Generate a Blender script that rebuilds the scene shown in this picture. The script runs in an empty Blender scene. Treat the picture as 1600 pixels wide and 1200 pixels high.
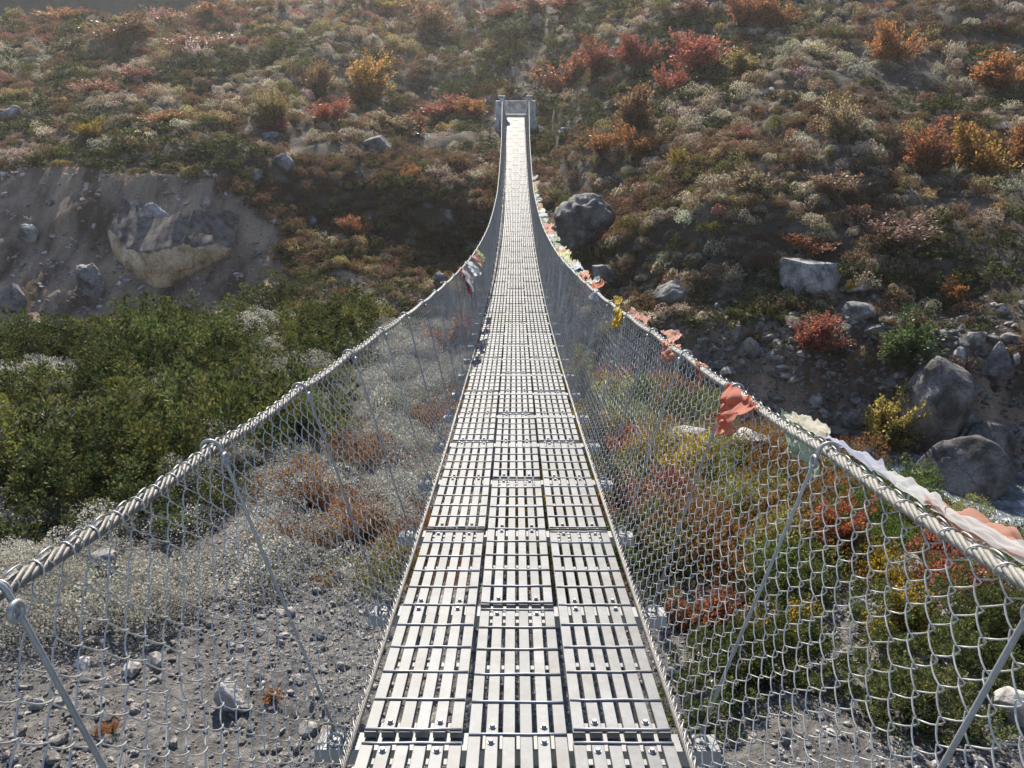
import bpy, bmesh, math, random
import numpy as np
from mathutils import Vector, Matrix

# ------------------------------------------------------------------ camera, sky, sun, exposure
sc = bpy.context.scene
C = sc.collection
PITCH = math.radians(21.6)
cam_d = bpy.data.cameras.new("camera")
cam_d.sensor_width = 36.0
cam_d.lens = 27.0
cam_d.clip_start = 0.05
cam_d.clip_end = 3000.0
cam = bpy.data.objects.new("camera", cam_d)
cam.location = (-0.012, 0.0, 0.0)
cam.rotation_euler = (math.pi / 2 - PITCH, 0.0, 0.0042)
C.objects.link(cam)
sc.camera = cam

SUN_EL = math.radians(39.0)
SUN_AZ = math.radians(-9.0)          # clockwise from +Y (straight along the bridge)
world = bpy.data.worlds.new("World")
sc.world = world
world.use_nodes = True
wn = world.node_tree.nodes
wn.clear()
w_out = wn.new("ShaderNodeOutputWorld")
w_bg = wn.new("ShaderNodeBackground")
w_sky = wn.new("ShaderNodeTexSky")
w_sky.sky_type = 'NISHITA'
w_sky.sun_disc = False
w_sky.sun_elevation = SUN_EL
w_sky.sun_rotation = SUN_AZ
w_sky.altitude = 3500.0
w_sky.air_density = 1.0
w_sky.dust_density = 1.5
w_bg.inputs["Strength"].default_value = 0.15
world.node_tree.links.new(w_sky.outputs[0], w_bg.inputs[0])
world.node_tree.links.new(w_bg.outputs[0], w_out.inputs[0])

sun_d = bpy.data.lights.new("sun", 'SUN')
sun_d.energy = 5.0
sun_d.angle = math.radians(0.53)
sun_d.color = (1.0, 0.955, 0.89)
sun = bpy.data.objects.new("sun", sun_d)
sdir = Vector((math.sin(SUN_AZ) * math.cos(SUN_EL), math.cos(SUN_AZ) * math.cos(SUN_EL), math.sin(SUN_EL)))
sun.rotation_euler = sdir.to_track_quat('Z', 'Y').to_euler()
sun.location = sdir * 80
C.objects.link(sun)

sc.view_settings.view_transform = 'Standard'
sc.view_settings.look = 'None'
sc.view_settings.exposure = 1.08
sc.view_settings.gamma = 1.0
sc.view_settings.use_white_balance = True        # the camera's balance for a blue mountain sky
sc.view_settings.white_balance_temperature = 6900
sc.view_settings.white_balance_tint = 8
sc.view_settings.use_curve_mapping = False
sc.render.engine = 'CYCLES'
sc.cycles.use_denoising = True
sc.cycles.use_adaptive_sampling = True
sc.cycles.adaptive_threshold = 0.025
sc.cycles.max_bounces = 4
sc.cycles.diffuse_bounces = 2
sc.cycles.glossy_bounces = 2
sc.cycles.transmission_bounces = 2
sc.cycles.volume_bounces = 0
sc.cycles.transparent_max_bounces = 4
sc.cycles.sample_clamp_indirect = 4.0

rng = np.random.default_rng(7)
random.seed(7)

# ------------------------------------------------------------------ helpers
def tag(o, label=None, cat=None, group=None, kind=None):
    if label: o["label"] = label
    if cat: o["category"] = cat
    if group: o["group"] = group
    if kind: o["kind"] = kind
    return o

def mesh_np(name, V, F, smooth=False):
    V = np.ascontiguousarray(V, dtype=np.float32)
    F = np.ascontiguousarray(F, dtype=np.int32)
    me = bpy.data.meshes.new(name)
    k = F.shape[1] if len(F) else 3
    me.vertices.add(len(V)); me.vertices.foreach_set("co", V.ravel())
    me.loops.add(F.size); me.loops.foreach_set("vertex_index", F.ravel())
    me.polygons.add(len(F))
    me.polygons.foreach_set("loop_start", np.arange(len(F), dtype=np.int32) * k)
    me.update(calc_edges=True)
    me.polygons.foreach_set("use_smooth", np.full(len(F), bool(smooth)))
    return me

def obj(name, me, mat=None, parent=None, loc=(0, 0, 0), rot=(0, 0, 0), link=True):
    o = bpy.data.objects.new(name, me)
    if mat is not None and me is not None and not me.materials:
        me.materials.append(mat)
    o.location = loc; o.rotation_euler = rot
    if parent is not None: o.parent = parent
    if link: C.objects.link(o)
    return o

def empty(name, loc=(0, 0, 0), rot=(0, 0, 0), parent=None):
    o = bpy.data.objects.new(name, None)
    o.location = loc; o.rotation_euler = rot
    o.empty_display_size = 0.2
    if parent is not None: o.parent = parent
    C.objects.link(o)
    return o

class MB:
    """collects vertices and quads"""
    def __init__(s): s.V = []; s.F = []; s.n = 0
    def add(s, V, F):
        V = np.asarray(V, float).reshape(-1, 3); F = np.asarray(F, int)
        s.V.append(V); s.F.append(F + s.n); s.n += len(V)
    def box(s, x0, x1, y0, y1, z0, z1):
        V = [(x, y, z) for z in (z0, z1) for y in (y0, y1) for x in (x0, x1)]
        F = [(0, 2, 3, 1), (4, 5, 7, 6), (0, 1, 5, 4), (2, 6, 7, 3), (0, 4, 6, 2), (1, 3, 7, 5)]
        s.add(V, F)
    def slab(s, x0, x1, y0, y1, z0, z1, b):
        """box with chamfered long top edges"""
        prof = [(x0, z0), (x1, z0), (x1, z1 - b), (x1 - b, z1), (x0 + b, z1), (x0, z1 - b)]
        V = [(x, y, z) for y in (y0, y1) for x, z in prof]
        F = [(i, (i + 1) % 6, (i + 1) % 6 + 6, i + 6) for i in range(6)]
        F += [(0, 5, 2, 1), (5, 4, 3, 2), (6, 7, 8, 11), (11, 8, 9, 10)]
        s.add(V, F)
    def tube(s, P, r, sides=6, cap=True):
        V, F = tube_np(np.asarray(P, float)[None], r, sides)
        s.add(V, F)
        if cap:
            K = len(P)
            c0 = np.asarray(P[0]); c1 = np.asarray(P[-1])
            b = s.n - K * sides
            idx = len(s.V)
            s.V.append(np.array([c0, c1])); n0 = s.n; s.n += 2
            f = []
            for i in range(0, sides):
                j = (i + 1) % sides
                f.append((n0, b + j, b + i, b + i)); e = b + (K - 1) * sides
                f.append((n0 + 1, e + i, e + j, e + j))
            # degenerate quads avoided: store as triangles fan quads
            s.tris = getattr(s, "tris", []) + [(q[0], q[1], q[2]) for q in f]
    def mesh(s, name, smooth=False):
        V = np.concatenate(s.V); F = np.concatenate([f for f in s.F if f.ndim == 2 and f.shape[1] == 4])
        T = getattr(s, "tris", [])
        if not T: return mesh_np(name, V, F, smooth)
        me = bpy.data.meshes.new(name)
        me.from_pydata(V.tolist(), [], F.tolist() + [tuple(t) for t in T])
        me.update()
        me.polygons.foreach_set("use_smooth", np.full(len(me.polygons), bool(smooth)))
        return me

def tube_np(P, r, sides):
    """P: (W,K,3) polylines -> tubes; r scalar or (W,K)"""
    W, K, _ = P.shape
    T = np.gradient(P, axis=1)
    T /= np.linalg.norm(T, axis=2, keepdims=True) + 1e-12
    mean = np.abs(T.reshape(-1, 3)).mean(0)
    ref = np.zeros(3); ref[int(np.argmin(mean))] = 1.0
    A = np.cross(T, ref); A /= np.linalg.norm(A, axis=2, keepdims=True) + 1e-12
    B = np.cross(T, A)
    a = np.arange(sides) * 2 * np.pi / sides
    R = np.asarray(r)
    R = R[..., None, None] if R.ndim == 2 else R
    V = P[:, :, None, :] + R * (np.cos(a)[None, None, :, None] * A[:, :, None, :] + np.sin(a)[None, None, :, None] * B[:, :, None, :])
    idx = np.arange(W * K * sides).reshape(W, K, sides)
    i00 = idx[:, :-1, :]; i10 = idx[:, 1:, :]
    i01 = np.roll(i00, -1, axis=2); i11 = np.roll(i10, -1, axis=2)
    F = np.stack([i00, i01, i11, i10], axis=-1).reshape(-1, 4)
    return V.reshape(-1, 3), F

def _hash(ix, iy, seed):
    h = (ix.astype(np.int64) * 374761393 + iy.astype(np.int64) * 668265263 + seed * 974634777) & 0xFFFFFFFF
    h = ((h ^ (h >> 13)) * 1274126177) & 0xFFFFFFFF
    return ((h ^ (h >> 16)) & 0xFFFFFF) / float(0xFFFFFF)

def vnoise(x, y, seed=0):
    x = np.asarray(x, float); y = np.asarray(y, float)
    ix = np.floor(x); iy = np.floor(y); fx = x - ix; fy = y - iy
    u = fx * fx * fx * (fx * (fx * 6 - 15) + 10); v = fy * fy * fy * (fy * (fy * 6 - 15) + 10)
    a = _hash(ix, iy, seed); b = _hash(ix + 1, iy, seed); c = _hash(ix, iy + 1, seed); d = _hash(ix + 1, iy + 1, seed)
    return (a + (b - a) * u) * (1 - v) + (c + (d - c) * u) * v

def fbm(x, y, seed=0, oct=4):
    t = 0; amp = 0.5; s = 0
    for o in range(oct):
        t = t + amp * vnoise(x * 2 ** o + 17.3 * o, y * 2 ** o - 9.1 * o, seed + o); s += amp; amp *= 0.5
    return t / s

def sstep(a, b, x):
    t = np.clip((x - a) / (b - a), 0, 1)
    return t * t * (3 - 2 * t)

# ------------------------------------------------------------------ materials
def new_mat(name):
    m = bpy.data.materials.new(name); m.use_nodes = True
    n = m.node_tree.nodes; n.clear()
    return m, n, m.node_tree.links

def ramp(n, stops):
    r = n.new("ShaderNodeValToRGB")
    e = r.color_ramp.elements
    while len(e) < len(stops): e.new(0.5)
    for el, (p, c) in zip(e, stops):
        el.position = p; el.color = (*c, 1.0)
    return r

def noise_node(n, l, scale, detail=4, rough=0.55, vec=None):
    t = n.new("ShaderNodeTexNoise")
    t.inputs["Scale"].default_value = scale; t.inputs["Detail"].default_value = detail
    t.inputs["Roughness"].default_value = rough
    if vec is not None: l.new(vec, t.inputs["Vector"])
    return t

def leaf_mat(name, instanced, trans=0.45, gloss=0.25, rough=0.45, spread=0.55, growth_highlight=False):
    """leaf colour comes from each plant; every leaf varies a little"""
    m, n, l = new_mat(name)
    out = n.new("ShaderNodeOutputMaterial")
    if instanced:
        a = n.new("ShaderNodeAttribute"); a.attribute_type = 'INSTANCER'; a.attribute_name = "tint"; col = a.outputs["Color"]
    else:
        a = n.new("ShaderNodeObjectInfo"); col = a.outputs["Color"]
    g = n.new("ShaderNodeNewGeometry")
    mr = n.new("ShaderNodeMapRange")
    mr.inputs[3].default_value = 1.0 - spread; mr.inputs[4].default_value = 1.0 + spread
    l.new(g.outputs["Random Per Island"], mr.inputs[0])
    hs = n.new("ShaderNodeHueSaturation")
    l.new(col, hs.inputs["Color"]); l.new(mr.outputs[0], hs.inputs["Value"])
    mh = n.new("ShaderNodeMath"); mh.operation = 'MULTIPLY'; mh.inputs[1].default_value = 7.31
    l.new(g.outputs["Random Per Island"], mh.inputs[0])
    fr = n.new("ShaderNodeMath"); fr.operation = 'FRACT'; l.new(mh.outputs[0], fr.inputs[0])
    mr2 = n.new("ShaderNodeMapRange"); mr2.inputs[3].default_value = 0.475; mr2.inputs[4].default_value = 0.525
    l.new(fr.outputs[0], mr2.inputs[0]); l.new(mr2.outputs[0], hs.inputs["Hue"])
    if growth_highlight:      # yellower, paler young sprays, also coloured to stand in for sun-lit tips
        ga = n.new("ShaderNodeAttribute"); ga.attribute_name = "growth_highlight"
        gm = n.new("ShaderNodeMixRGB"); gm.inputs[2].default_value = (0.14, 0.135, 0.045, 1)
        l.new(ga.outputs["Fac"], gm.inputs[0]); l.new(col, gm.inputs[1]); l.new(gm.outputs[0], hs.inputs["Color"])
    d = n.new("ShaderNodeBsdfPrincipled")
    d.inputs["Roughness"].default_value = rough
    d.inputs["Specular IOR Level"].default_value = gloss
    l.new(hs.outputs[0], d.inputs["Base Color"])
    t = n.new("ShaderNodeBsdfTranslucent"); l.new(hs.outputs[0], t.inputs["Color"])
    mx = n.new("ShaderNodeMixShader"); mx.inputs[0].default_value = trans
    l.new(d.outputs[0], mx.inputs[1]); l.new(t.outputs[0], mx.inputs[2])
    l.new(mx.outputs[0], out.inputs["Surface"])
    return m

def rock_mat(name, c1, c2, c3, scale=1.0, bump=0.6, instanced=False, rough=0.85):
    m, n, l = new_mat(name)
    out = n.new("ShaderNodeOutputMaterial"); p = n.new("ShaderNodeBsdfPrincipled")
    tc = n.new("ShaderNodeTexCoord"); oi = n.new("ShaderNodeObjectInfo")
    ad = n.new("ShaderNodeVectorMath"); ad.operation = 'ADD'
    sp = n.new("ShaderNodeVectorMath"); sp.operation = 'SCALE'; sp.inputs["Scale"].default_value = 40
    cb = n.new("ShaderNodeCombineXYZ")
    l.new(oi.outputs["Random"], cb.inputs[0]); l.new(oi.outputs["Random"], cb.inputs[2])
    l.new(cb.outputs[0], sp.inputs[0]); l.new(tc.outputs["Object"], ad.inputs[0]); l.new(sp.outputs[0], ad.inputs[1])
    n1 = noise_node(n, l, 1.3 * scale, 8, 0.62, ad.outputs[0])
    n2 = noise_node(n, l, 14 * scale, 5, 0.7, ad.outputs[0])
    r = ramp(n, [(0.38, tuple(c * .7 for c in c1)), (0.5, c2), (0.62, c3)]); l.new(n1.outputs["Fac"], r.inputs[0])
    mx = n.new("ShaderNodeMixRGB"); mx.blend_type = 'OVERLAY'; mx.inputs[0].default_value = 0.95
    l.new(r.outputs[0], mx.inputs[1]); l.new(n2.outputs["Fac"], mx.inputs[2])
    vo = n.new("ShaderNodeTexVoronoi"); vo.feature = 'DISTANCE_TO_EDGE'; vo.inputs["Scale"].default_value = 1.1 * scale
    wv = n.new("ShaderNodeVectorMath"); wv.operation = 'ADD'
    ws = n.new("ShaderNodeVectorMath"); ws.operation = 'SCALE'; ws.inputs["Scale"].default_value = 0.8
    l.new(n1.outputs["Color"], ws.inputs[0]); l.new(ws.outputs[0], wv.inputs[0]); l.new(ad.outputs[0], wv.inputs[1]); l.new(wv.outputs[0], vo.inputs["Vector"])
    cr = ramp(n, [(0.0, (0.35, 0.35, 0.35)), (0.03, (1, 1, 1))]); l.new(vo.outputs["Distance"], cr.inputs[0])
    mc = n.new("ShaderNodeMixRGB"); mc.blend_type = 'MULTIPLY'; mc.inputs[0].default_value = 0.8
    l.new(mx.outputs[0], mc.inputs[1]); l.new(cr.outputs[0], mc.inputs[2])
    col = mc.outputs[0]
    if instanced:
        a = n.new("ShaderNodeAttribute"); a.attribute_type = 'INSTANCER'; a.attribute_name = "tint"
        mm = n.new("ShaderNodeMixRGB"); mm.blend_type = 'MULTIPLY'; mm.inputs[0].default_value = 1
        l.new(col, mm.inputs[1]); l.new(a.outputs["Color"], mm.inputs[2]); col = mm.outputs[0]
    l.new(col, p.inputs["Base Color"]); p.inputs["Roughness"].default_value = rough
    p.inputs["Specular IOR Level"].default_value = 0.35
    b = n.new("ShaderNodeBump"); b.inputs["Strength"].default_value = bump; b.inputs["Distance"].default_value = 0.06 / scale
    ba = n.new("ShaderNodeMath"); ba.operation = 'MULTIPLY_ADD'; ba.inputs[1].default_value = 0.35
    l.new(n2.outputs["Fac"], ba.inputs[0]); l.new(n1.outputs["Fac"], ba.inputs[2]); l.new(ba.outputs[0], b.inputs["Height"])
    l.new(b.outputs[0], p.inputs["Normal"]); l.new(p.outputs[0], out.inputs["Surface"])
    return m

def metal_mat(name, base, rough, metallic, var=0.25, scale=30.0, rand=0.12, bump=0.05, dirt=0.0):
    m, n, l = new_mat(name)
    out = n.new("ShaderNodeOutputMaterial"); p = n.new("ShaderNodeBsdfPrincipled")
    tc = n.new("ShaderNodeTexCoord"); oi = n.new("ShaderNodeObjectInfo")
    ad = n.new("ShaderNodeVectorMath"); ad.operation = 'ADD'
    cb = n.new("ShaderNodeCombineXYZ")
    mu = n.new("ShaderNodeMath"); mu.operation = 'MULTIPLY'; mu.inputs[1].default_value = 37.0
    l.new(oi.outputs["Random"], mu.inputs[0]); l.new(mu.outputs[0], cb.inputs[0]); l.new(mu.outputs[0], cb.inputs[1])
    l.new(tc.outputs["Object"], ad.inputs[0]); l.new(cb.outputs[0], ad.inputs[1])
    n1 = noise_node(n, l, scale, 5, 0.65, ad.outputs[0])
    n2 = noise_node(n, l, scale * 0.12, 3, 0.6, ad.outputs[0])
    s = n.new("ShaderNodeMath"); s.operation = 'MULTIPLY_ADD'; s.inputs[1].default_value = 0.5
    l.new(n1.outputs["Fac"], s.inputs[0]); 
    h = n.new("ShaderNodeMath"); h.operation = 'MULTIPLY'; h.inputs[1].default_value = 0.5
    l.new(n2.outputs["Fac"], h.inputs[0]); l.new(h.outputs[0], s.inputs[2])
    r = ramp(n, [(0.3, tuple(c * (1 - var) for c in base)), (0.7, tuple(min(1, c * (1 + var * 0.6)) for c in base))])
    l.new(s.outputs[0], r.inputs[0])
    hs = n.new("ShaderNodeHueSaturation"); l.new(r.outputs[0], hs.inputs["Color"])
    mr = n.new("ShaderNodeMapRange"); mr.inputs[3].default_value = 1 - rand; mr.inputs[4].default_value = 1 + rand
    l.new(oi.outputs["Random"], mr.inputs[0]); l.new(mr.outputs[0], hs.inputs["Value"])
    col = hs.outputs[0]
    if dirt:      # dried mud and scuffs trodden onto the metal
        n3 = noise_node(n, l, 5.5, 7, 0.72, ad.outputs[0])
        dr = ramp(n, [(0.47, (0, 0, 0)), (0.72, (dirt, dirt, dirt))]); l.new(n3.outputs["Fac"], dr.inputs[0])
        dm = n.new("ShaderNodeMixRGB"); dm.inputs[2].default_value = (0.085, 0.07, 0.055, 1)
        l.new(dr.outputs[0], dm.inputs[0]); l.new(col, dm.inputs[1]); col = dm.outputs[0]
    l.new(col, p.inputs["Base Color"])
    rr = n.new("ShaderNodeMapRange"); rr.inputs[3].default_value = rough - 0.12; rr.inputs[4].default_value = rough + 0.12
    l.new(s.outputs[0], rr.inputs[0]); l.new(rr.outputs[0], p.inputs["Roughness"])
    p.inputs["Metallic"].default_value = metallic
    if bump:
        b = n.new("ShaderNodeBump"); b.inputs["Strength"].default_value = bump; b.inputs["Distance"].default_value = 0.01
        l.new(n1.outputs["Fac"], b.inputs["Height"]); l.new(b.outputs[0], p.inputs["Normal"])
    l.new(p.outputs[0], out.inputs["Surface"])
    return m

def cloth_mat(name):
    m, n, l = new_mat(name)
    out = n.new("ShaderNodeOutputMaterial")
    oi = n.new("ShaderNodeObjectInfo"); tc = n.new("ShaderNodeTexCoord")
    n1 = noise_node(n, l, 9, 5, 0.6, tc.outputs["Object"])
    hs = n.new("ShaderNodeHueSaturation"); l.new(oi.outputs["Color"], hs.inputs["Color"])
    mr = n.new("ShaderNodeMapRange"); mr.inputs[3].default_value = 0.7; mr.inputs[4].default_value = 1.25
    l.new(n1.outputs["Fac"], mr.inputs[0]); l.new(mr.outputs[0], hs.inputs["Value"])
    w = n.new("ShaderNodeTexWave"); w.inputs["Scale"].default_value = 260; l.new(tc.outputs["UV"], w.inputs["Vector"])
    d = n.new("ShaderNodeBsdfPrincipled"); d.inputs["Roughness"].default_value = 0.8
    l.new(hs.outputs[0], d.inputs["Base Color"])
    t = n.new("ShaderNodeBsdfTranslucent"); l.new(hs.outputs[0], t.inputs["Color"])
    mx = n.new("ShaderNodeMixShader"); mx.inputs[0].default_value = 0.55
    l.new(d.outputs[0], mx.inputs[1]); l.new(t.outputs[0], mx.inputs[2]); l.new(mx.outputs[0], out.inputs["Surface"])
    return m

M_SLAT = metal_mat("galvanised_slat", (0.140, 0.143, 0.150), 0.58, 0.3, 0.45, 26, 0.09, 0.05, 0.55)
M_BAR = metal_mat("galvanised_bar", (0.30, 0.30, 0.31), 0.55, 0.45, 0.25, 60, 0.06)
M_BEAM = metal_mat("galvanised_beam", (0.20, 0.20, 0.205), 0.62, 0.3, 0.3, 20, 0.06)
M_WIRE = metal_mat("galvanised_wire", (0.40, 0.395, 0.38), 0.45, 0.5, 0.2, 25, 0.0, 0.0)
M_CABLE = metal_mat("steel_cable", (0.145, 0.135, 0.126), 0.55, 0.35, 0.45, 140, 0.0, 0.25)
M_CABLE_PALE = metal_mat("pale_cable", (0.235, 0.222, 0.195), 0.65, 0.15, 0.4, 120, 0.0, 0.25)  # same cable steel in a paler colour, for the right hand cable
M_ROD = metal_mat("steel_rod", (0.27, 0.28, 0.29), 0.5, 0.45, 0.25, 40)
M_LEAF_I = leaf_mat("scrub_leaf", True, 0.42, 0.08, 0.75)
M_LEAF = leaf_mat("bush_leaf", False, 0.52)
M_NEEDLE_I = leaf_mat("juniper_needle_cover", True, 0.28, 0.1, 0.65, 0.6, True)
M_NEEDLE = leaf_mat("juniper_needle", False, 0.28, 0.1, 0.65, 0.6, True)
M_TWIG = rock_mat("twig_bark", (0.05, 0.04, 0.03), (0.09, 0.07, 0.05), (0.14, 0.11, 0.09), 4, 0.3)
M_ROCK = rock_mat("grey_boulder", (0.095, 0.087, 0.082), (0.175, 0.163, 0.155), (0.28, 0.262, 0.248), 1.1, 1.0)
M_ROCK_DARK = rock_mat("dark_boulder", (0.065, 0.058, 0.054), (0.115, 0.105, 0.098), (0.2, 0.185, 0.17), 1.1, 1.0)
M_ROCK_PALE = rock_mat("pale_boulder", (0.15, 0.14, 0.135), (0.25, 0.235, 0.225), (0.36, 0.34, 0.32), 1.2, 0.8)
M_LEDGE = rock_mat("ochre_earth", (0.33, 0.23, 0.13), (0.44, 0.32, 0.19), (0.5, 0.39, 0.26), 0.9, 0.8)
M_DIRT = rock_mat("grey_slide_dirt", (0.07, 0.056, 0.046), (0.12, 0.098, 0.08), (0.17, 0.142, 0.12), 2.0, 0.8)
M_STONE_I = rock_mat("loose_stone", (0.095, 0.09, 0.085), (0.175, 0.165, 0.155), (0.30, 0.285, 0.265), 3.0, 0.4, True)
M_CONC = rock_mat("weathered_concrete", (0.34, 0.33, 0.31), (0.46, 0.445, 0.42), (0.54, 0.52, 0.49), 1.6, 0.25)
M_CLOTH = cloth_mat("faded_cloth")

# ------------------------------------------------------------------ terrain
def deck_z(Y): return -5.0 + 0.0037 * (np.asarray(Y, float) - 29.5) ** 2

E_X = [-90, -40, -20, -12, -9, -5.5, -2, 0, 2, 3.6, 4.5, 5.2, 6.4, 12, 20, 40, 90]
E_Y = [30, 22, 18.5, 17.0, 16.3, 18.2, 19.4, 18.4, 15.2, 12.8, 10.6, 8.4, 7.0, 4.2, 1.5, -5, -20]
T_X = [-90, -60, -30, -10, 0, 5, 10, 14.5, 20, 30, 60, 120]
T_Y = [43, 39, 32, 30.0, 28.0, 23.4, 20.2, 18.2, 16, 13, 6, -4]
BED = -10.7

def edge_y(X): return np.interp(X, E_X, E_Y)
def toe_y(X): return np.interp(X, T_X, T_Y)
def bank_w(X): return np.interp(X, [-60, -30, -15, -10, -4, 0, 6, 12, 40], [9.6, 9.6, 9.2, 8.2, 5.4, 4.4, 3.2, 3.3, 3.4])

def terrain(X, Y, detail=True):
    X = np.asarray(X, float); Y = np.asarray(Y, float)
    e = edge_y(X) + (fbm(X * 0.3, Y * 0.05, 3) - 0.5) * 2.0
    t = toe_y(X) + (fbm(X * 0.22, Y * 0.03, 5) - 0.5) * 2.4
    # near bank
    near = -4.35 - 0.14 * (Y - 3.0) + 0.10 * np.clip(np.abs(X) - 6, 0, 40) * 0.5
    near = near + np.clip(1.0 - Y, 0, 20) * 0.45
    near = near + 0.55 * np.exp(-((X + 5.0) / 3.2) ** 2) * sstep(11, 16, Y) + 0.35 * np.exp(-((X + 1.0) / 2.0) ** 2) * sstep(13, 18, Y)
    near = near + (fbm(X * 0.35, Y * 0.35, 11) - 0.5) * 0.55
    dn = np.clip(Y - e, 0, None)
    near = near - 0.10 * dn - 0.95 * np.clip(dn - 0.4, 0, None) - 0.3 * np.clip(dn - 1.5, 0, None)
    near = np.maximum(near, BED)
    # far bank and hillside
    Hs = np.interp(X, [-60, -30, -15, -11, -6, 0, 6, 12, 20, 40], [6.6, 6.6, 6.3, 4.2, 2.6, 2.4, 3.1, 3.4, 3.4, 3.6])
    Wb = bank_w(X)
    m1 = np.interp(X, [-60, -25, -10, 0, 8, 20, 60], [0.20, 0.20, 0.22, 0.23, 0.31, 0.36, 0.38])
    d = Y - t
    bank = BED + Hs * np.where(d < Wb, np.clip(d / Wb, 0, 1) ** 1.15, 1.0)
    up = np.clip(d - Wb, 0, None)
    far = bank + m1 * up
    far = far + np.interp(X, [-40, -10, 0, 20], [0.04, 0.08, 0.12, 0.06]) * np.clip(Y - 59, 0, None)
    on = sstep(0.0, 3.0, up)
    far = far + on * ((fbm(X * 0.085, Y * 0.085, 21) - 0.5) * 3.2 + (fbm(X * 0.28, Y * 0.28, 25) - 0.5) * 1.5)
    # shaded step in the slope beside the bridge
    wx = sstep(-15, -9, X) * (1 - sstep(-2.2, 0.2, X)); wy = np.exp(-((Y - 41) / 7.0) ** 2)
    far = far + 3.0 * wx * wy * (sstep(39.2, 42.2, Y + 0.25 * (X + 6) + (fbm(X * .5, Y * .5, 9) - .5) * 2) - 0.45)
    wx2 = sstep(0.8, 3, X) * (1 - sstep(9, 13, X)); wy2 = np.exp(-((Y - 31) / 5.0) ** 2)
    far = far + 1.6 * wx2 * wy2 * (sstep(29.6, 31.8, Y + 0.5 * (X - 4) + (fbm(X * .5, Y * .5, 19) - .5) * 2) - 0.5)
    far = np.where((X > -2.6) & (X < 2.6), np.minimum(far, np.maximum(deck_z(np.minimum(Y, 56.5)) - 0.75, -40) + np.clip(Y - 58, 0, None) * 0.42), far)
    # the left shoulder ends in a crest
    crest = np.interp(X, [-90, -50, -28, -18], [78, 84, 92, 110])
    far = far - 0.55 * np.clip(Y - crest, 0, 90) * (1 - sstep(-26, -14, X))
    z = np.where(d > -1.0, np.maximum(far, near), near)
    if detail:
        sc_m = (d > 0.2) & (d < Wb)
        z = z + np.where(sc_m, ((fbm(X * 0.55, Y * 0.25, 31) - 0.5) * 1.7 + (fbm(X * 1.5, Y * 0.9, 33) - 0.5) * 0.7) * np.clip(Hs / 6.5, 0.3, 1) * sstep(0, 1.0, d) * sstep(0, 0.8, Wb - d), 0)
        z = z + (fbm(X * 1.4, Y * 1.4, 41, 3) - 0.5) * 0.22
    return z

CP, SP = math.cos(PITCH), math.sin(PITCH)
def spot(px, py, lift=0.0):
    """where the line of sight at a measured place in the photograph meets the ground: x, y, z, distance"""
    a = (px - 800.0) / 1200.0 - 0.0042; v = (py - 600.0) / 1200.0
    D = np.geomspace(2.5, 260, 6000)
    X = a * D; Y = D * (CP - v * SP); Z = -D * (SP + v * CP)
    g = terrain(X, Y) + lift
    i = np.where(Z < g)[0]
    k = i[0] if len(i) else len(D) - 1
    return float(X[k]), float(Y[k]), float(terrain(X[k], Y[k])), float(D[k])

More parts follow.
